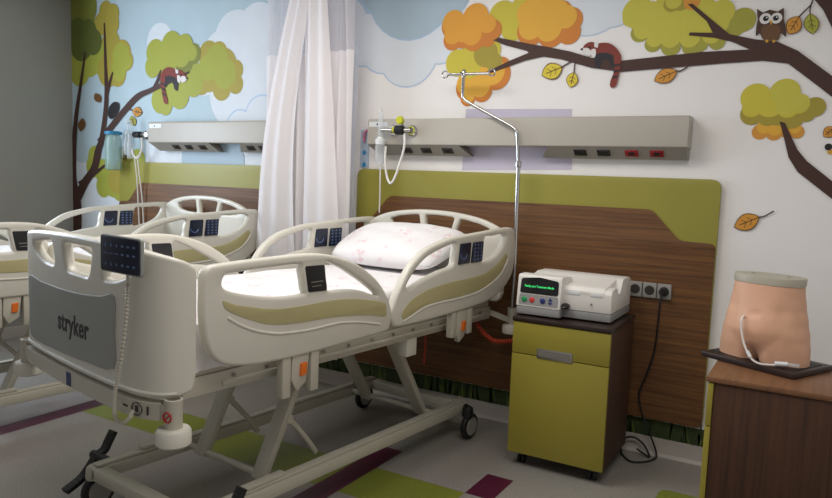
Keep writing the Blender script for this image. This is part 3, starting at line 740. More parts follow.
def make_bed(label, ox, oy, th):
    root = thing('hospital_bed', label, 'hospital bed', (ox, oy, 0), -R(th), 'hospital beds along the back wall')
    # headboard
    ho = cr([Vector((*p, 0)) for p in [(-.486, .80), (-.492, 1.0), (-.494, 1.14), (-.486, 1.185), (-.44, 1.215), (-.355, 1.245), (-.25, 1.265), (-.12, 1.278), (.0, 1.281), (.12, 1.278), (.25, 1.265), (.355, 1.245), (.44, 1.215), (.486, 1.185), (.494, 1.14), (.492, 1.0), (.486, .80), (.3, .79), (-.3, .79)]], 4, True)
    hs = []
    for pts in ([(-.325, 1.212), (-.25, 1.232), (-.125, 1.247), (-.10, 1.247), (-.085, 1.16), (-.10, 1.152), (-.22, 1.158), (-.30, 1.172)],
                [(-.055, 1.25), (.04, 1.251), (.14, 1.246), (.158, 1.24), (.132, 1.16), (.115, 1.152), (-.03, 1.152), (-.045, 1.16)],
                [(.41, 1.192), (.33, 1.218), (.215, 1.238), (.198, 1.236), (.168, 1.16), (.185, 1.152), (.29, 1.156), (.38, 1.166)]):
        hs.append(roundpoly(pts, .02, 4))
    place(plate(ho, hs, .034, .011), 'headboard', M_cream, lambda v: Vector((v.x, -v.z, v.y)), root)
    # footboard, wrapped around the mattress end
    fo = cr([Vector((*p, 0)) for p in [(-.592, .77), (-.598, .9), (-.60, 1.06), (-.59, 1.14), (-.55, 1.185), (-.46, 1.205), (-.3, 1.216), (0, 1.224), (.3, 1.218), (.44, 1.208), (.53, 1.19), (.585, 1.165), (.602, 1.12), (.602, .9), (.596, .77), (.56, .742), (.45, .733), (0, .730), (-.45, .733), (-.56, .742)]], 4, True)
    hf = [roundpoly(p, .028, 4) for p in (
        [(-.425, 1.165), (-.21, 1.188), (-.18, 1.095), (-.29, 1.10), (-.385, 1.13)],
        [(-.105, 1.19), (.14, 1.19), (.112, 1.085), (-.075, 1.09)],
        [(.42, 1.17), (.235, 1.188), (.205, 1.09), (.30, 1.095), (.385, 1.125)])]
    fb = place(plate(fo, hf, .040, .012), 'footboard', M_cream, lambda v: fbend(v.x, v.z, v.y), root, CUTS)
    gi = cr([Vector((*p, 0)) for p in [(-.45, .782), (-.46, .9), (-.465, 1.02), (-.33, 1.018), (-.19, 1.016), (-.05, 1.017), (.09, 1.023), (.21, 1.034), (.298, 1.045), (.298, .92), (.29, .80), (.1, .784), (-.2, .776)]], 3, True)
    gp = place(plate(gi, [], .005, .0015), 'grey_panel', M_creamd, lambda v: fbend(v.x, .0215+v.z, v.y), fb, CUTS)
    tx = text_mesh('stryker', .100, .0023, sp=1.06)
    xs = [v.co.x for v in tx.vertices]; k = .262/(max(xs)-min(xs))
    place(tx, 'lettering', M_blackp, lambda v: fbend(v.x*k-.012, .0245+v.z, v.y+.896), fb, CUTS)
    MB().tube([fbend(s/50, .022, .752-.0) for s in range(-27, 28)], .006, 6).build('trim', M_cream, fb)
    # foot-end beam with bumpers
    bm_ = MB()
    bm_.grid([[fbend(s/20, .03, z) for s in range(-10, 11)] for z in (.668, .724)]+[[fbend(s/20, -.02, z) for s in range(-10, 11)] for z in (.726, .664)]+[[fbend(s/20, .03, .668) for s in range(-10, 11)]])
    for s in (-10, 10): bm_.poly([fbend(s/20, .03, .668), fbend(s/20, .03, .724), fbend(s/20, -.02, .726), fbend(s/20, -.02, .664)])
    fe = bm_.build('foot_beam', M_frame, root)
    MB().tube([fbend(.43+.021*math.cos(q), .0315, .698+.021*math.sin(q)) for q in [2*PI*i/16 for i in range(17)]], .002, 5).build('ring_print', M_sock, fe)
    for s, w, h in ((.375, .012, .003), (.468, .003, .014), (.43, .007, .010)):
        p = fbend(s, .031, .698); MB().box(p.x-w, p.x+w, p.y-.0015, p.y+.0015, p.z-h, p.z+h).build('print', M_sock, fe)
    p = fbend(-.03, .031, .696); MB().box(p.x-.016, p.x+.016, p.y-.002, p.y+.002, p.z-.024, p.z+.026).build('blue_sticker', mat('sticker_blue', (64, 70, 110), .5), fe)
    for sx in (-1, 1):
        for (bx, by) in ((.575, -2.105) if sx < 0 else (.535, -2.165), (.505, .115 if sx > 0 else -.02)):
            b = MB().lathe([(.05, 0), (.056, .006), (.056, .046), (.05, .054), (.03, .056)], (sx*bx, by, .588), n=24).build('bumper', M_cream, root)
            if by < 0 and abs(by) > 1: MB().bar((sx*bx, by, .695), fbend(sx*.47, .0, .695), .04, .05).build('arm', M_frame, b)
            MB().lathe([(.028, 0), (.029, .09), (.030, .118), (.022, .119), (.02, .09)], (sx*bx, by, .620), n=20).build('pole_socket', M_frame, b)
            if by < 0 and sx > 0:
                nd = Vector((.25, -1, 0)).normalized()
                s_ = MB(); c = Vector((sx*bx, by, .685))+nd*.0295; a, u = Vector((1, .25, 0)).normalized(), Vector((0, 0, 1))
                s_.tube([c+a*(.016*math.cos(q))+u*(.016*math.sin(q)) for q in [2*PI*i/20 for i in range(21)]], .0028, 5)
                s_.tube([c+a*.011+u*.011, c-a*.011-u*.011], .0028, 5); s_.build('prohibition_mark', M_signred, b)
            if by > 0: MB().bar((sx*bx, by, .66), (sx*.40, 0.0, .72), .03, .03).build('arm', M_frame, b)
    # side rails
    for sg in (1, -1):
        for hd in (False, True): side_rail(root, sg, hd)
    # deck and frame
    d = MB(); d.box(-.43, .43, -2.02, -.03, .755, .79); d.build('deck', M_frame, root, bevel=.008)
    for sx in (-1, 1):
        r = MB(); r.box(sx*.415-.02, sx*.415+.02, -2.06, -.02, .685, .755)
        r.box(sx*.415-.028, sx*.415+.028, -1.9, -.1, .70, .72)
        dr = r.build('deck_rail', M_frame, root, bevel=.006)
        bo = MB()
        for y in [-1.85+.155*i for i in range(12)]: bo.cyl((sx*.442, y, .735), .008, .004, (sx, 0, 0), 8)
        bo.build('bolt', M_steel, dr)
        MB().box(sx*.40-.02, sx*.40+.035, -.80, -.72, .60, .70).build('pivot_block', M_cream, root, bevel=.006)
    for y in (-1.95, -1.2, -.5): MB().box(-.40, .40, y-.025, y+.025, .69, .75).build('cross_bar', M_frame, root, bevel=.004)
    # scissor lift arms
    for sx in (-1, 1):
        X = sx*.20
        MB().bar((X, -1.235, .71), (X, -1.515, .155), .035, .075, up=Vector((1, 0, 0))).build('lift_arm', M_frame, root, bevel=.006)
        MB().bar((X, -.685, .71), (X, -.335, .155), .035, .075, up=Vector((1, 0, 0))).build('lift_arm', M_frame, root, bevel=.006)
        lk = MB(); lk.tube(cr([(X+.025, -1.375, .395), (X+.025, -1.33, .35), (X+.025, -1.26, .27), (X+.025, -1.20, .19)], 4), .014, 8)
        lk.cyl((X+.015, -1.375, .395), .02, .025, (1, 0, 0), 12); lk.build('support_link', M_frame, root)
    MB().tube([(-.33, -1.505, .175), (.33, -1.505, .175)], .015, 10).build('cross_shaft', M_frame, root)
    MB().tube([(-.33, -.345, .175), (.33, -.345, .175)], .015, 10).build('cross_shaft', M_frame, root)
    # base
    for sx in (-1, 1):
        b = MB(); X = sx*.335
        b.box(X-.032, X+.032, -1.97, -.10, .145, .20); b.box(X-.022, X+.022, -1.95, -.12, .20, .213); b.box(X-.02, X+.02, -1.74, -1.5, .213, .23)
        b.build('base_bar', M_frame, root, bevel=.008)
        for y, foot in ((-.165, False), (-1.94, True)):
            cx_, cy_ = (.405 if sx > 0 else (-.365 if foot else -.385)), y
            c = MB(); c.box(cx_-.012, cx_+.04 if sx > 0 else cx_+.012, cy_-.03, cy_+.03, .10, .17)
            c = MB(); c.tube(cr([(cx_, cy_+.02, .075), (cx_, cy_+.02, .15), (cx_-sx*.02, cy_, .20)], 4), [.012]*9, 8)
            c.lathe([(.03, 0), (.034, .01), (.03, .05), (.02, .06)], (cx_-sx*.0, cy_+.0, .135), n=16)
            co = c.build('castor', M_frame if foot else M_blackp, root)
            w = MB(); w.lathe([(.055, -.016), (.072, -.013), (.076, -.006), (.076, .006), (.072, .013), (.055, .016)], (cx_, cy_+.02, .077), (1, 0, 0), 24, 0)
            w.lathe([(.05, -.020), (.052, .020)], (cx_, cy_+.02, .077), (1, 0, 0), 20, 1)
            w.build('wheel', [M_black, M_wheel], co)
    MB().box(-.335, .335, -1.97, -1.91, .145, .20).build('base_bar', M_frame, root, bevel=.008)
    MB().box(-.335, .335, -.165, -.10, .145, .20).build('base_bar', M_frame, root, bevel=.008)
    for sx in (-1, 1):
        p = MB(); X = sx*.44
        pts = cr([(X, -1.805, .292), (X, -1.832, .245), (X, -1.850, .215), (X, -1.885, .198), (X, -1.915, .16), (X, -1.955, .118), (X, -2.025, .085)], 4)
        for a, b2 in zip(pts[:-1], pts[1:]): p.bar(a, b2+(b2-a)*.25, .045, .022, up=Vector((1, 0, 0)) if False else Vector((0, 0, 1)))
        p.cyl((sx*.35, -1.88, .195), .02, sx*.13, (1, 0, 0), 12)
        p.build('brake_pedal', M_black, root, bevel=.004)
    return root

BED1 = (-1.609, -.211, 6.4)
bed = make_bed('cream electric hospital bed with printed sheet beside the lime cabinet', *BED1)
bed2 = copy_tree(bed)
BED2 = (-3.535, -.215, 6.4)
bed2.location = (BED2[0], BED2[1], 0); bed2.rotation_euler = (0, 0, -R(BED2[2]))
bed2['label'] = 'cream hospital bed at the left edge of the picture, beyond the curtain'

# mattresses
def mattress(label, B):
    t = thing('mattress', label, 'mattress', (B[0], B[1], .792), -R(B[2]), 'mattresses on the hospital beds')
    N, K = 40, 56; top = []
    def P(u, v, s):
        return None
    mb = MB(); rows = []
    x0, x1, y0, y1, h = -.435, .435, -2.01, -.045, .155
    # rounded box sections along the length
    for j in range(K+1):
        v = j/K; y = y0+(y1-y0)*v
        e = min(v*(y1-y0), (1-v)*(y1-y0)); k = 1-max(0, 1-e/.05)**2*.35
        row = []
        sec = roundpoly([(x0, 0), (x1, 0), (x1, h), (x0, h)], .045, 5)
        for i, p in enumerate(sec):
            zz = p.y*k if p.y > h*.5 else p.y
            wv = .004*math.sin(p.x*19+y*7)*math.sin(y*13+p.x*5)
            row.append(Vector((p.x*(1-(1-k)*.06)+(wv if abs(p.x) > .4 else 0), y, zz+(wv if zz > .1 else 0))))
        rows.append(row)
    mb.grid(rows, 0, True); mb.poly(list(reversed(rows[0]))); mb.poly(rows[-1])
    mb.build('fitted_sheet', M_sheet, t, angle=60)
    # loose sheet corner hanging at the foot end
    c = MB(); rows = []
    for i in range(9):
        z = .15-.165*i/8
        rows.append([Vector((.43+.018+.012*math.sin(k*1.3+i*.2)*(i/8), -2.03+.028*k, z+.004*math.sin(k*2))) for k in range(9)])
    c.grid(rows); c.build('hanging_corner', M_sheet, t)
    return t
mattress('white mattress with pink printed sheet on the near bed', BED1)
mattress('white mattress on the far bed at the left edge', BED2)

# pillow
t = Matrix.Rotation(-R(BED1[2]), 4, 'Z')
def pillow(B, label):
    W, D, H = .375, .235, .088
    mb = MB(); nu, nv = 36, 28; rows_t, rows_b = [], []
    for j in range(nv+1):
        v = -1+2*j/nv; rt, rb = [], []
        for i in range(nu+1):
            u = -1+2*i/nu
            ed = max(0, (1-abs(u)**2.6))*max(0, (1-abs(v)**2.6)); th = H*ed**.42
            pinch = 1-.10*(abs(u)*abs(v))**2; side = 1-.05*(1-abs(v)**2)*abs(u)**4
            wr = .006*math.sin(u*9+v*3)*math.sin(v*7-u*4)*ed + .010*math.sin(u*22+2)*max(0, abs(u)-.6)*ed**.3
            x, y = u*W*pinch, v*D*pinch
            rt.append(Vector((x, y, th+wr))); rb.append(Vector((x, y, -th*.75)))
        rows_t.append(rt); rows_b.append(list(rb))
    mb.grid(rows_t); mb.grid([list(reversed(r)) for r in rows_b])
    me_o = mb.build('pillow', M_pillow, None, angle=80)
    bm = bmesh.new(); bm.from_mesh(me_o.data); bmesh.ops.remove_doubles(bm, verts=bm.verts, dist=1e-4); bmesh.ops.recalc_face_normals(bm, faces=bm.faces); bm.to_mesh(me_o.data); bm.free()
    loc = Matrix.Translation((B[0], B[1], 0)) @ Matrix.Rotation(-R(B[2]), 4, 'Z') @ Matrix.Translation((-.06, -.265, 1.075)) @ Matrix.Rotation(R(3), 4, 'Z') @ Matrix.Rotation(R(21), 4, 'X')
    me_o.matrix_world = loc
    tag(me_o, label, 'pillow')
pillow(BED1, 'plump white pillow with pink print leaning on the near headboard')

# handset on the footboard
t = thing('bed_handset', 'dark blue bed control handset hooked on the near footboard', 'control handset', (BED1[0], BED1[1], 0), -R(BED1[2]))
s0 = .385
def hs(v, off=.028):
    return fbend(s0, off, 1.188)+(fbend(s0+.05, 0, 0)-fbend(s0-.05, 0, 0)).normalized()*v.x+Vector((0, 0, v.y))+(fbend(s0, 1, 0)-fbend(s0, 0, 0))*v.z
o2 = roundpoly([(-.108, -.055), (.108, -.058), (.108, .062), (-.108, .066)], .012)
body = place(plate(o2, [], .012, .003), 'body', M_creamd, lambda v: hs(v, .046), t)
o2 = roundpoly([(-.103, -.051), (.103, -.053), (.103, .058), (-.103, .062)], .010)
sc = place(plate(o2, [], .004, .001), 'keypad', M_navy, lambda v: hs(v, .0535), t)
for r_, row in enumerate((.033, .006, -.028)):
    for c_ in range(6):
        x = -.075+.03*c_; sz = .0045 if c_ < 3 else .006
        if r_ == 1 and c_ < 3: q = [(x-.01, row-.0012), (x+.01, row-.0012), (x+.01, row+.0012), (x-.01, row+.0012)]
        elif c_ < 3: q = [(x-sz, row-sz), (x+sz, row-sz), (x, row+sz*1.4)]
        else: q = [(x-sz, row-sz*.5), (x+sz, row-sz*.5), (x+sz, row+sz*.5), (x-sz, row+sz*.5)]
        MB().prism([hs(Vector((*p, 0)), .0552) for p in q], hs(Vector((0, 0, 0)), .0562)-hs(Vector((0, 0, 0)), .0552)).build('key', M_pad, sc)
hk = MB()
hk.bar(hs(Vector((-.05, .05, 0)), .036), hs(Vector((-.05, .05, 0)), .0225), .02, .02); hk.bar(hs(Vector((.05, .05, 0)), .036), hs(Vector((.05, .05, 0)), .0225), .02, .02)
hk.build('hook', M_creamd, t)
cd = []
base = cr([hs(Vector((.03, -.058, 0)), .046), hs(Vector((.03, -.10, 0)), .046), hs(Vector((.015, -.22, 0)), .046), hs(Vector((-.015, -.36, 0)), .046), hs(Vector((-.03, -.46, 0)), .055), hs(Vector((-.02, -.525, 0)), .06), hs(Vector((.025, -.530, 0)), .062), hs(Vector((.05, -.51, 0)), .055), hs(Vector((.055, -.49, 0)), .045)], 30)
for i, p in enumerate(base):
    if 20 < i < len(base)-20: q = i*2.1; p = p+Vector((math.cos(q)*.0035, .0, math.sin(q)*.003))
    cd.append(p)
MB().tube(cd, .006, 6).build('coiled_cord', M_frame, t)

# drip pole standing in the head corner socket
c0 = Vector((BED1[0]+.505*math.cos(R(6.4))+.115*math.sin(R(6.4)), BED1[1]-.505*math.sin(R(6.4))+.115*math.cos(R(6.4)), .716))
t = thing('drip_pole', 'chrome drip pole with cranked top and hooked crossbar at the near bed head', 'drip pole', c0)
L = lambda x, z, y=-.15: Vector((x, y, z))-c0
MB().tube([(0, 0, 0), L(-1.098, 1.10), L(-1.105, 1.56)], .0125, 12).build('lower_tube', M_chrome, t)
MB().lathe([(.014, 0), (.018, .004), (.018, .03), (.012, .036)], L(-1.105, 1.55), n=14).build('collar', M_chrome, t)
MB().tube([L(-1.105, 1.56), L(-1.118, 1.70)]+cr([L(-1.121, 1.73), L(-1.130, 1.758), L(-1.165, 1.785)], 5)+[L(-1.40, 1.902)]+cr([L(-1.455, 1.932), L(-1.478, 1.955), L(-1.480, 1.995)], 5)+[L(-1.478, 2.085)], .0095, 12).build('cranked_tube', M_chrome, t)
hb = MB(); hb.tube([L(-1.585, 2.09), L(-1.315, 2.085)], .0085, 10); hb.tube([L(-1.478, 2.09, -.19), L(-1.478, 2.09, -.11)], .006, 8); hb.lathe([(.014, 0), (.016, .03), (.006, .045)], L(-1.478, 2.07), n=12)
bar = hb.build('hook_bar', M_chrome, t)
for x, sgn in ((-1.585, -1), (-1.315, 1)):
    c = L(x+sgn*.018, 2.09)
    MB().tube([c+Vector((.02*math.cos(q), 0, .02*math.sin(q))) for q in [2*PI*i/14 for i in range(15)]], .0045, 6).build('hook', M_chrome, bar)

# hoses under the bed
def helix(path, r, turns, n=10):
    out = []; N = turns*n
    pts = cr(path, 20); Lp = len(pts)-1
    for i in range(N+1):
        k = i/N*Lp; a = int(min(k, Lp-1)); p = pts[a].lerp(pts[a+1], k-a); q = 2*PI*i/n
        d = (pts[a+1]-pts[a]).normalized(); s, u = frame_from(d)
        out.append(p+s*(r*math.cos(q))+u*(r*math.sin(q)))
    return out
tag(MB().tube(helix([(-1.262, -.34, .70), (-1.20, -.34, .62), (-1.13, -.33, .572), (-1.05, -.31, .575), (-.96, -.28, .60)], .011, 26), .0042, 5).build('coiled_hose', M_redc), 'red orange coiled air hose sagging behind the near bed corner', 'hose')
tag(MB().tube(cr([(-1.50, -.40, .70), (-1.545, -.38, .60), (-1.55, -.36, .50), (-1.56, -.35, .37)], 6), .007, 8).build('cable', M_redc), 'straight orange cable hanging under the near bed head', 'cable')

# ================================================================== CURTAIN
t = thing('privacy_curtain', 'long white pleated privacy curtain gathered between the two beds', 'curtain', (-2.59, -.22, 0))
def curtain_rows(zs, w_of, amp, nf, ph=0., lean=0.):
    rows = []
    for z in zs:
        w = w_of(z); row = []
        for i in range(nf*10+1):
            u = i/(nf*10)
            a = amp*(.7+.3*math.sin(u*17+z))
            x = (u-.5)*w + .012*math.sin(u*nf*2*PI*.5+z*1.3) + lean*(z-1.3)
            y = a*math.sin(u*nf*2*PI+ph+.5*math.sin(z*1.1+u*5)) + .012*math.sin(u*31+z*2.2)
            row.append(Vector((x, y, z)))
        rows.append(row)
    return rows
zs = [.25+(2.26-.25)*i/28 for i in range(29)]
wf = lambda z: .735 - .12*max(0, min(1, (1.0-z)/.3))
MB().grid(curtain_rows(zs, wf, .045, 9)).build('fabric', M_curtain, t, normals=False, angle=180)
zs = [2.26+(2.88-2.26)*i/14 for i in range(15)]
MB().grid(curtain_rows(zs, lambda z: .735-.03*min(1, (z-2.26)/.35), .045, 9)).build('netting_top', M_net, t, normals=False, angle=180)
MB().grid([[Vector((.275+.085*k/8+.004*math.sin(z*3), .06+.012*math.sin(k*1.2), z)) for k in range(9)] for z in [.9+.1*i for i in range(15)]]).build('edge_fold', M_edge, t, normals=False, angle=180)
# diagonal gathered fold in front
rows = []
for i in range(26):
    k = i/25; z = 2.75-2.3*k; w = .16+.26*k
    row = []
    for j in range(25):
        u = j/24; x = .02-.30*math.sin(min(1, k*1.6)*PI/2)*.75+(u-.45)*w; y = -.085-.03*math.sin(u*PI)+.014*math.sin(u*5*PI+k*2)
        row.append(Vector((x, y, z)))
    rows.append(row)
MB().grid(rows).build('front_fold', M_curtain, t, normals=False, angle=180)
rows = []
for i in range(26):
    k = i/25; z = 2.78-2.0*k; w = .16+.16*k
    rows.append([Vector((.10+.10*k+(u/16-.5)*w, -.075-.02*math.sin(u/16*PI)+.014*math.sin(u/16*4*PI+k*3), z)) for u in range(17)])
MB().grid(rows).build('front_fold', M_curtain, t, normals=False, angle=180)
t = thing('curtain_track', 'white ceiling curtain track above the curtain', 'curtain track', (-2.605, .19, 2.88))
MB().box(-.5, .5, -.44, -.40, .0, .07).build('track', M_white, t, bevel=.004)

# ================================================================== LIME CABINETS
def cabinet(label, loc, rz):
    t = thing('bedside_cabinet', label, 'cabinet', loc, rz, 'lime fronted bedside cabinets')
    W, D = .499, .476   # front face at local y=0, depth +y
    MB().box(.004, W-.004, .022, D, .07, .762).build('body', M_woodv, t, bevel=.002)
    MB().box(-.004, W+.004, -.006, D+.004, .763, .784).build('top', M_dark, t, bevel=.004)
    dr = MB(); dr.box(0, W, 0, .02, .598, .760); d1 = dr.build('drawer', M_greenc, t, bevel=.003)
    do = MB(); do.box(0, W, 0, .02, .072, .594); d2 = do.build('door', M_greenc, t, bevel=.003)
    h = MB(); h.box(.135, .32, -.004, .0, .588, .638, 0); hd = h.build('handle', M_steel, d1, bevel=.001)
    MB().box(.146, .309, -.0045, -.003, .600, .631).build('recess', M_raile, d1)
    for x in (.06, W-.06):
        for y in (.06, D-.06):
            c = MB(); c.box(x-.016, x+.016, y-.014, y+.014, .045, .071); co = c.build('castor', M_blackp, t, bevel=.002)
            w = MB()
            for dx in (-.012, .012): w.lathe([(.02, -.008), (.025, -.005), (.025, .005), (.02, .008)], (x+dx, y+.008, .0255), (1, 0, 0), 16)
            w.build('wheel', M_wheel if False else M_blackp, co)
    return t
cabinet('lime green bedside cabinet with steel handle carrying the white machine', (-.905, -.604, 0), 0)
c2 = cabinet('brown wooden cabinet with lime edge under the mannequin, cut by the right edge', (.108, -.70, 0), -PI/2)
for ch in [o for o in bpy.data.objects if o.parent == c2]:
    if ch.name.startswith('top'):
        ch.data = ch.data.copy(); ch.data.materials.clear(); ch.data.materials.append(M_woodt)

# ================================================================== TREATMENT MACHINE
t = thing('dialysis_machine', 'white tabletop treatment machine with green lit screen on the lime cabinet', 'medical machine', (-.912, -.50, .785))
W = .472
b = MB(); b.box(0, W, 0, .39, .008, .048); b.box(.0, .232, -.055, 0, .008, .048)
for x in (.05, W-.05):
    for y in (.05, .34): b.cyl((x, y, 0), .018, .009, n=12)
b.build('base', M_devg, t, bevel=.006)
prof = [(0, .05), (-.002, .145), (.012, .165), (.07, .172), (.10, .170), (.115, .160), (.13, .142), (.15, .136), (.17, .142), (.19, .168), (.21, .196), (.225, .204), (.34, .204), (.38, .19), (.388, .16), (.388, .05)]
bd = MB().prism([(0, y, z) for y, z in prof], (W, 0, 0)).build('body', M_devw, t, bevel=.004)
# lid filling the trough up to near the right side
MB().prism([(0, y, z) for y, z in [(.0, .120), (-.004, .15), (.012, .172), (.10, .180), (.21, .200), (.225, .206), (.225, .13)]], (W-.035, 0, 0)).build('lid', M_devw, t, bevel=.004)
for x0, x1 in ((.245, .315), (.365, .43)):
    MB().box(x0, x1, -.0045, .0, .128, .146).build('finger_grip', M_white, t, bevel=.002)
MB().cyl((.375, -.004, .09), .004, .006, (0, -1, 0), 8).build('screw', M_blackp, t)
# control head
pv = lambda x, z, o=0.: Vector((x, -.058+.05*(z-.05)/.16*.35-o, z))
prf = [(-.058, .048), (-.040, .205), (-.028, .212), (.03, .212), (.12, .2), (.12, .048)]
ch = MB().prism([(-.004, y, z) for y, z in prf], (.236, 0, 0)).build('control_head', M_devw, t, bevel=.008)
fy = lambda z: -.058+.018*(z-.048)/.157
def face(pts, o): return [Vector((x, fy(z)-o, z)) for x, z in pts]
scr = MB().prism(face(cr([Vector(p) for p in roundpoly([(.014, .118), (.218, .118), (.216, .190), (.115, .202), (.018, .192)], .012)], 1, True) if False else [tuple(p) for p in roundpoly([(.014, .118), (.218, .118), (.216, .190), (.115, .203), (.018, .192)], .012)], .0005), (0, -.003, 0)).build('screen', M_screen, t)
tx = text_mesh('Ready part Treatment Mode', .02, .0004)
xs = [v.co.x for v in tx.vertices]; kk = .155/(max(xs)-min(xs))
place(tx, 'screen_text', M_lcd, lambda v: Vector((.116+v.x*kk, fy(.155)-.0045-v.z, .155+v.y*kk*1.2)), scr)
MB().prism(face([tuple(p) for p in roundpoly([(.012, .060), (.220, .060), (.219, .112), (.014, .112)], .006)], .0003), (0, -.002, 0)).build('key_strip', M_devg, t)
for x, m in ((.042, M_bgreen), (.083, M_bred), (.140, M_bblue)):
    MB().lathe([(.0145, 0), (.0145, .003), (.011, .0055)], (x, fy(.086)-.002, .086), (0, -1, .1), 18).build('button', m, t)
for z, s in ((.096, 1), (.076, -1)):
    MB().prism([Vector((.180+dx, fy(z)-.002, z+dz*s)) for dx, dz in ((-.011, -.007), (.011, -.007), (0, .009))], (0, -.003, 0)).build('button', M_bblue, t)
MB().lathe([(.012, 0), (.024, .006), (.026, .014), (.018, .02)], (.247, -.02, .058), (0, -.3, 1), 16).build('latch_lever', M_blackp, t)

# ================================================================== SOCKETS AND POWER CORD
t = thing('socket_strip', 'silver triple wall socket strip right of the lime cabinet', 'wall socket', (-.47, -.0355, .872))
for i in range(3):
    x = .003+i*.076
    p = MB().box(x, x+.072, -.016, 0, 0, .082).build('socket_plate', M_plate, t, bevel=.004)
    s = MB(); s.lathe([(.026, 0), (.026, .001), (.022, .0012)], (x+.036, -.0162, .041), (0, -1, 0), 20, 0)
    s.build('socket_hole', M_sock, p)
t = thing('power_cord', 'black power cord plugged in the strip and looped on the floor', 'power cord', (-.28, -.05, 0))
MB().lathe([(.02, 0), (.021, .02), (.014, .036), (.007, .05)], (-.002+.0, -.0045, .913), (0, -1, -.05), 16).build('plug', M_blackp, t)
W3 = lambda x, y, z: Vector((x+.28, y+.05, z))
cpts = [W3(-.282, -.098, .905), W3(-.284, -.11, .85), W3(-.292, -.09, .72), W3(-.305, -.07, .58), W3(-.34, -.07, .44), W3(-.368, -.07, .34), W3(-.345, -.07, .24), W3(-.31, -.07, .16), W3(-.275, -.06, .08), W3(-.255, -.06, .02), W3(-.262, -.10, .006), W3(-.30, -.17, .006), W3(-.36, -.20, .006), W3(-.42, -.13, .006), W3(-.45, -.03-.02, .012), W3(-.43, -.045, .07), W3(-.38, -.045, .085), W3(-.33, -.05, .06), W3(-.29, -.07, .012), W3(-.30, -.09, .014), W3(-.36, -.06, .03)]
MB().tube(cr(cpts, 7), .0055, 8).build('cable', M_black, t)

# ================================================================== MANNEQUIN
rzb = -R(27)
t = thing('mannequin_board', 'dark wooden base board under the torso mannequin', 'board', (.27, -.85, .785), rzb)
MB().box(-.192, .192, -.14, .14, 0, .022).build('board', M_dark, t, bevel=.003)
MB().box(-.17, .17, -.10, .1, .022, .024).build('felt_pad', M_black, t)
t = thing('torso_mannequin', 'skin coloured hip and belly mannequin with grey flat lid', 'mannequin', (.262, -.855, .809), rzb+R(6))
H = .315; rows = []; NN = 64; ZN = 30
def hw(z):  # half width
    pts = [(0, .170), (.05, .168), (.10, .161), (.16, .150), (.22, .139), (.27, .131), (.315, .127)]
    for (a, b), (c, d) in zip(pts[:-1], pts[1:]):
        if z <= c: k = (z-a)/(c-a); k = k*k*(3-2*k); return b+(d-b)*k
    return pts[-1][1]
def hd(z):
    pts = [(0, .092), (.06, .100), (.12, .104), (.2, .094), (.315, .084)]
    for (a, b), (c, d) in zip(pts[:-1], pts[1:]):
        if z <= c: k = (z-a)/(c-a); return b+(d-b)*k
    return pts[-1][1]
for j in range(ZN+1):
    z = H*j/ZN; row = []
    for i in range(NN):
        q = 2*PI*i/NN; cx_, sy_ = math.cos(q), math.sin(q)
        x = hw(z)*math.copysign(abs(cx_)**.85, cx_); y = hd(z)*math.copysign(abs(sy_)**.85, sy_)
        front = y < 0
        if front:
            # belly swell, groin creases running down to the cleft, navel
            y -= .020*math.exp(-((x/.085)**2+((z-.13)/.065)**2))
            crease = abs(abs(x)-(.012+.9*max(0, z-.02)))
            if z < .13: y += .010*math.exp(-(crease/.012)**2)*(1-z/.13)
            y += .050*math.exp(-(x/.020)**2)*max(0, 1-z/.075)
            y += .010*math.exp(-((x-.004)**2+(z-.185)**2)/.00012)
            y += .006*math.exp(-((abs(x)-.095)/.02)**2)*math.exp(-((z-.2)/.05)**2)
        else:
            y -= .045*math.exp(-(x/.022)**2)*max(0, 1-z/.12)
        row.append(Vector((x, y, z)))
    rows.append(row)
bm_ = MB(); bm_.grid(rows, 0, True); bm_.poly(list(reversed(rows[0]))); bm_.poly(rows[-1])
bm_.build('torso', M_skin, t, angle=75)
capr = []
for z, k in ((.300, 1.0), (.300, 1.035), (.326, 1.045), (.330, 1.03), (.330, .9)):
    capr.append([Vector((.127*k*math.copysign(abs(math.cos(q))**.85, math.cos(q)), .084*k*math.copysign(abs(math.sin(q))**.85, math.sin(q)), z)) for q in [2*PI*i/48 for i in range(48)]])
cp = MB(); cp.grid(capr, 0, True); cp.poly(capr[-1]); cp.poly(list(reversed(capr[0])))
for x in (-.07, .07): cp.cyl((x, .0, .329), .008, .005, n=10)
cp.build('lid', M_cap, t, angle=30)
t = thing('drain_tube', 'white catheter tube curling from the mannequin belly onto its board', 'tube', (.262, -.855, .809), rzb+R(6))
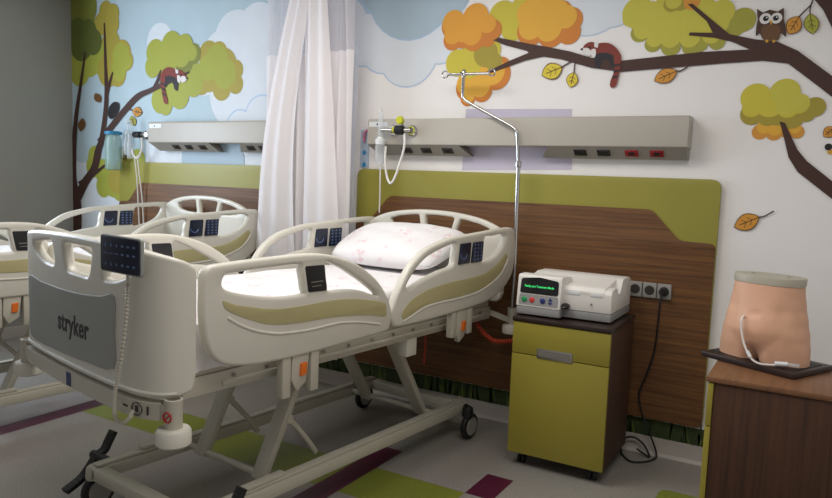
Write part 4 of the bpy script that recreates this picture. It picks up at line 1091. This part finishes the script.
cpts = cr([(-.035, -.112, .172), (-.036, -.128, .160), (-.030, -.134, .12), (-.012, -.142, .07), (0.02, -.150, .025), (.05, -.148, .008), (.085, -.135, .008), (.11, -.118, .010), (.13, -.10, .012)], 7)
MB().tube(cpts, .0042, 8).build('tube', M_tube, t)
MB().tube([(.10, -.122, .014), (.135, -.098, .016)], .009, 10).build('connector', M_white, t)
MB().tube([(.135, -.098, .016), (.168, -.077, .014)], .008, 10).build('valve', M_clear, t)
MB().tube([(.005, -.1465, .045), (.02, -.150, .025)], .007, 10).build('sleeve', M_white, t)

# ================================================================== LIGHT AND CAMERA
def area(name, loc, rot, sx, sy, power, col):
    l = bpy.data.lights.new(name, 'AREA'); l.shape = 'RECTANGLE'; l.size = sx; l.size_y = sy; l.energy = power; l.color = col
    o = bpy.data.objects.new(name, l); COL.objects.link(o); o.location = loc; o.rotation_euler = rot
    return o
area('window_light', (-5.30, -1.9, 1.85), (0, R(-90), 0), 1.2, 1.9, 75, (.78, .88, 1.0))
area('ceiling_lamp', (-1.7, -1.7, 2.9), (0, 0, 0), 1.6, .9, 38, (1.0, .96, .92))
area('ceiling_lamp', (.2, -2.5, 2.9), (0, 0, 0), 1.2, .6, 24, (1.0, .96, .91))
w = bpy.data.worlds.new('World'); bpy.context.scene.world = w; w.use_nodes = True
w.node_tree.nodes['Background'].inputs[0].default_value = (.75, .8, .9, 1); w.node_tree.nodes['Background'].inputs[1].default_value = .3

cd = bpy.data.cameras.new('camera'); cam = bpy.data.objects.new('camera', cd); COL.objects.link(cam)
cd.sensor_fit = 'HORIZONTAL'; cd.sensor_width = 36; cd.lens = 36*FPX/832; cd.clip_start = .05
# roll: the picture is turned clockwise by ROLL
r2 = RT*math.cos(ROLL)+UP*math.sin(ROLL)
u2 = -RT*math.sin(ROLL)+UP*math.cos(ROLL)
mw = Matrix((r2, u2, -FW)).transposed().to_4x4(); mw.translation = CAM
cam.matrix_world = mw
sc = bpy.context.scene; sc.camera = cam
sc.view_settings.view_transform = 'Standard'; sc.view_settings.look = 'None'; sc.view_settings.exposure = 0
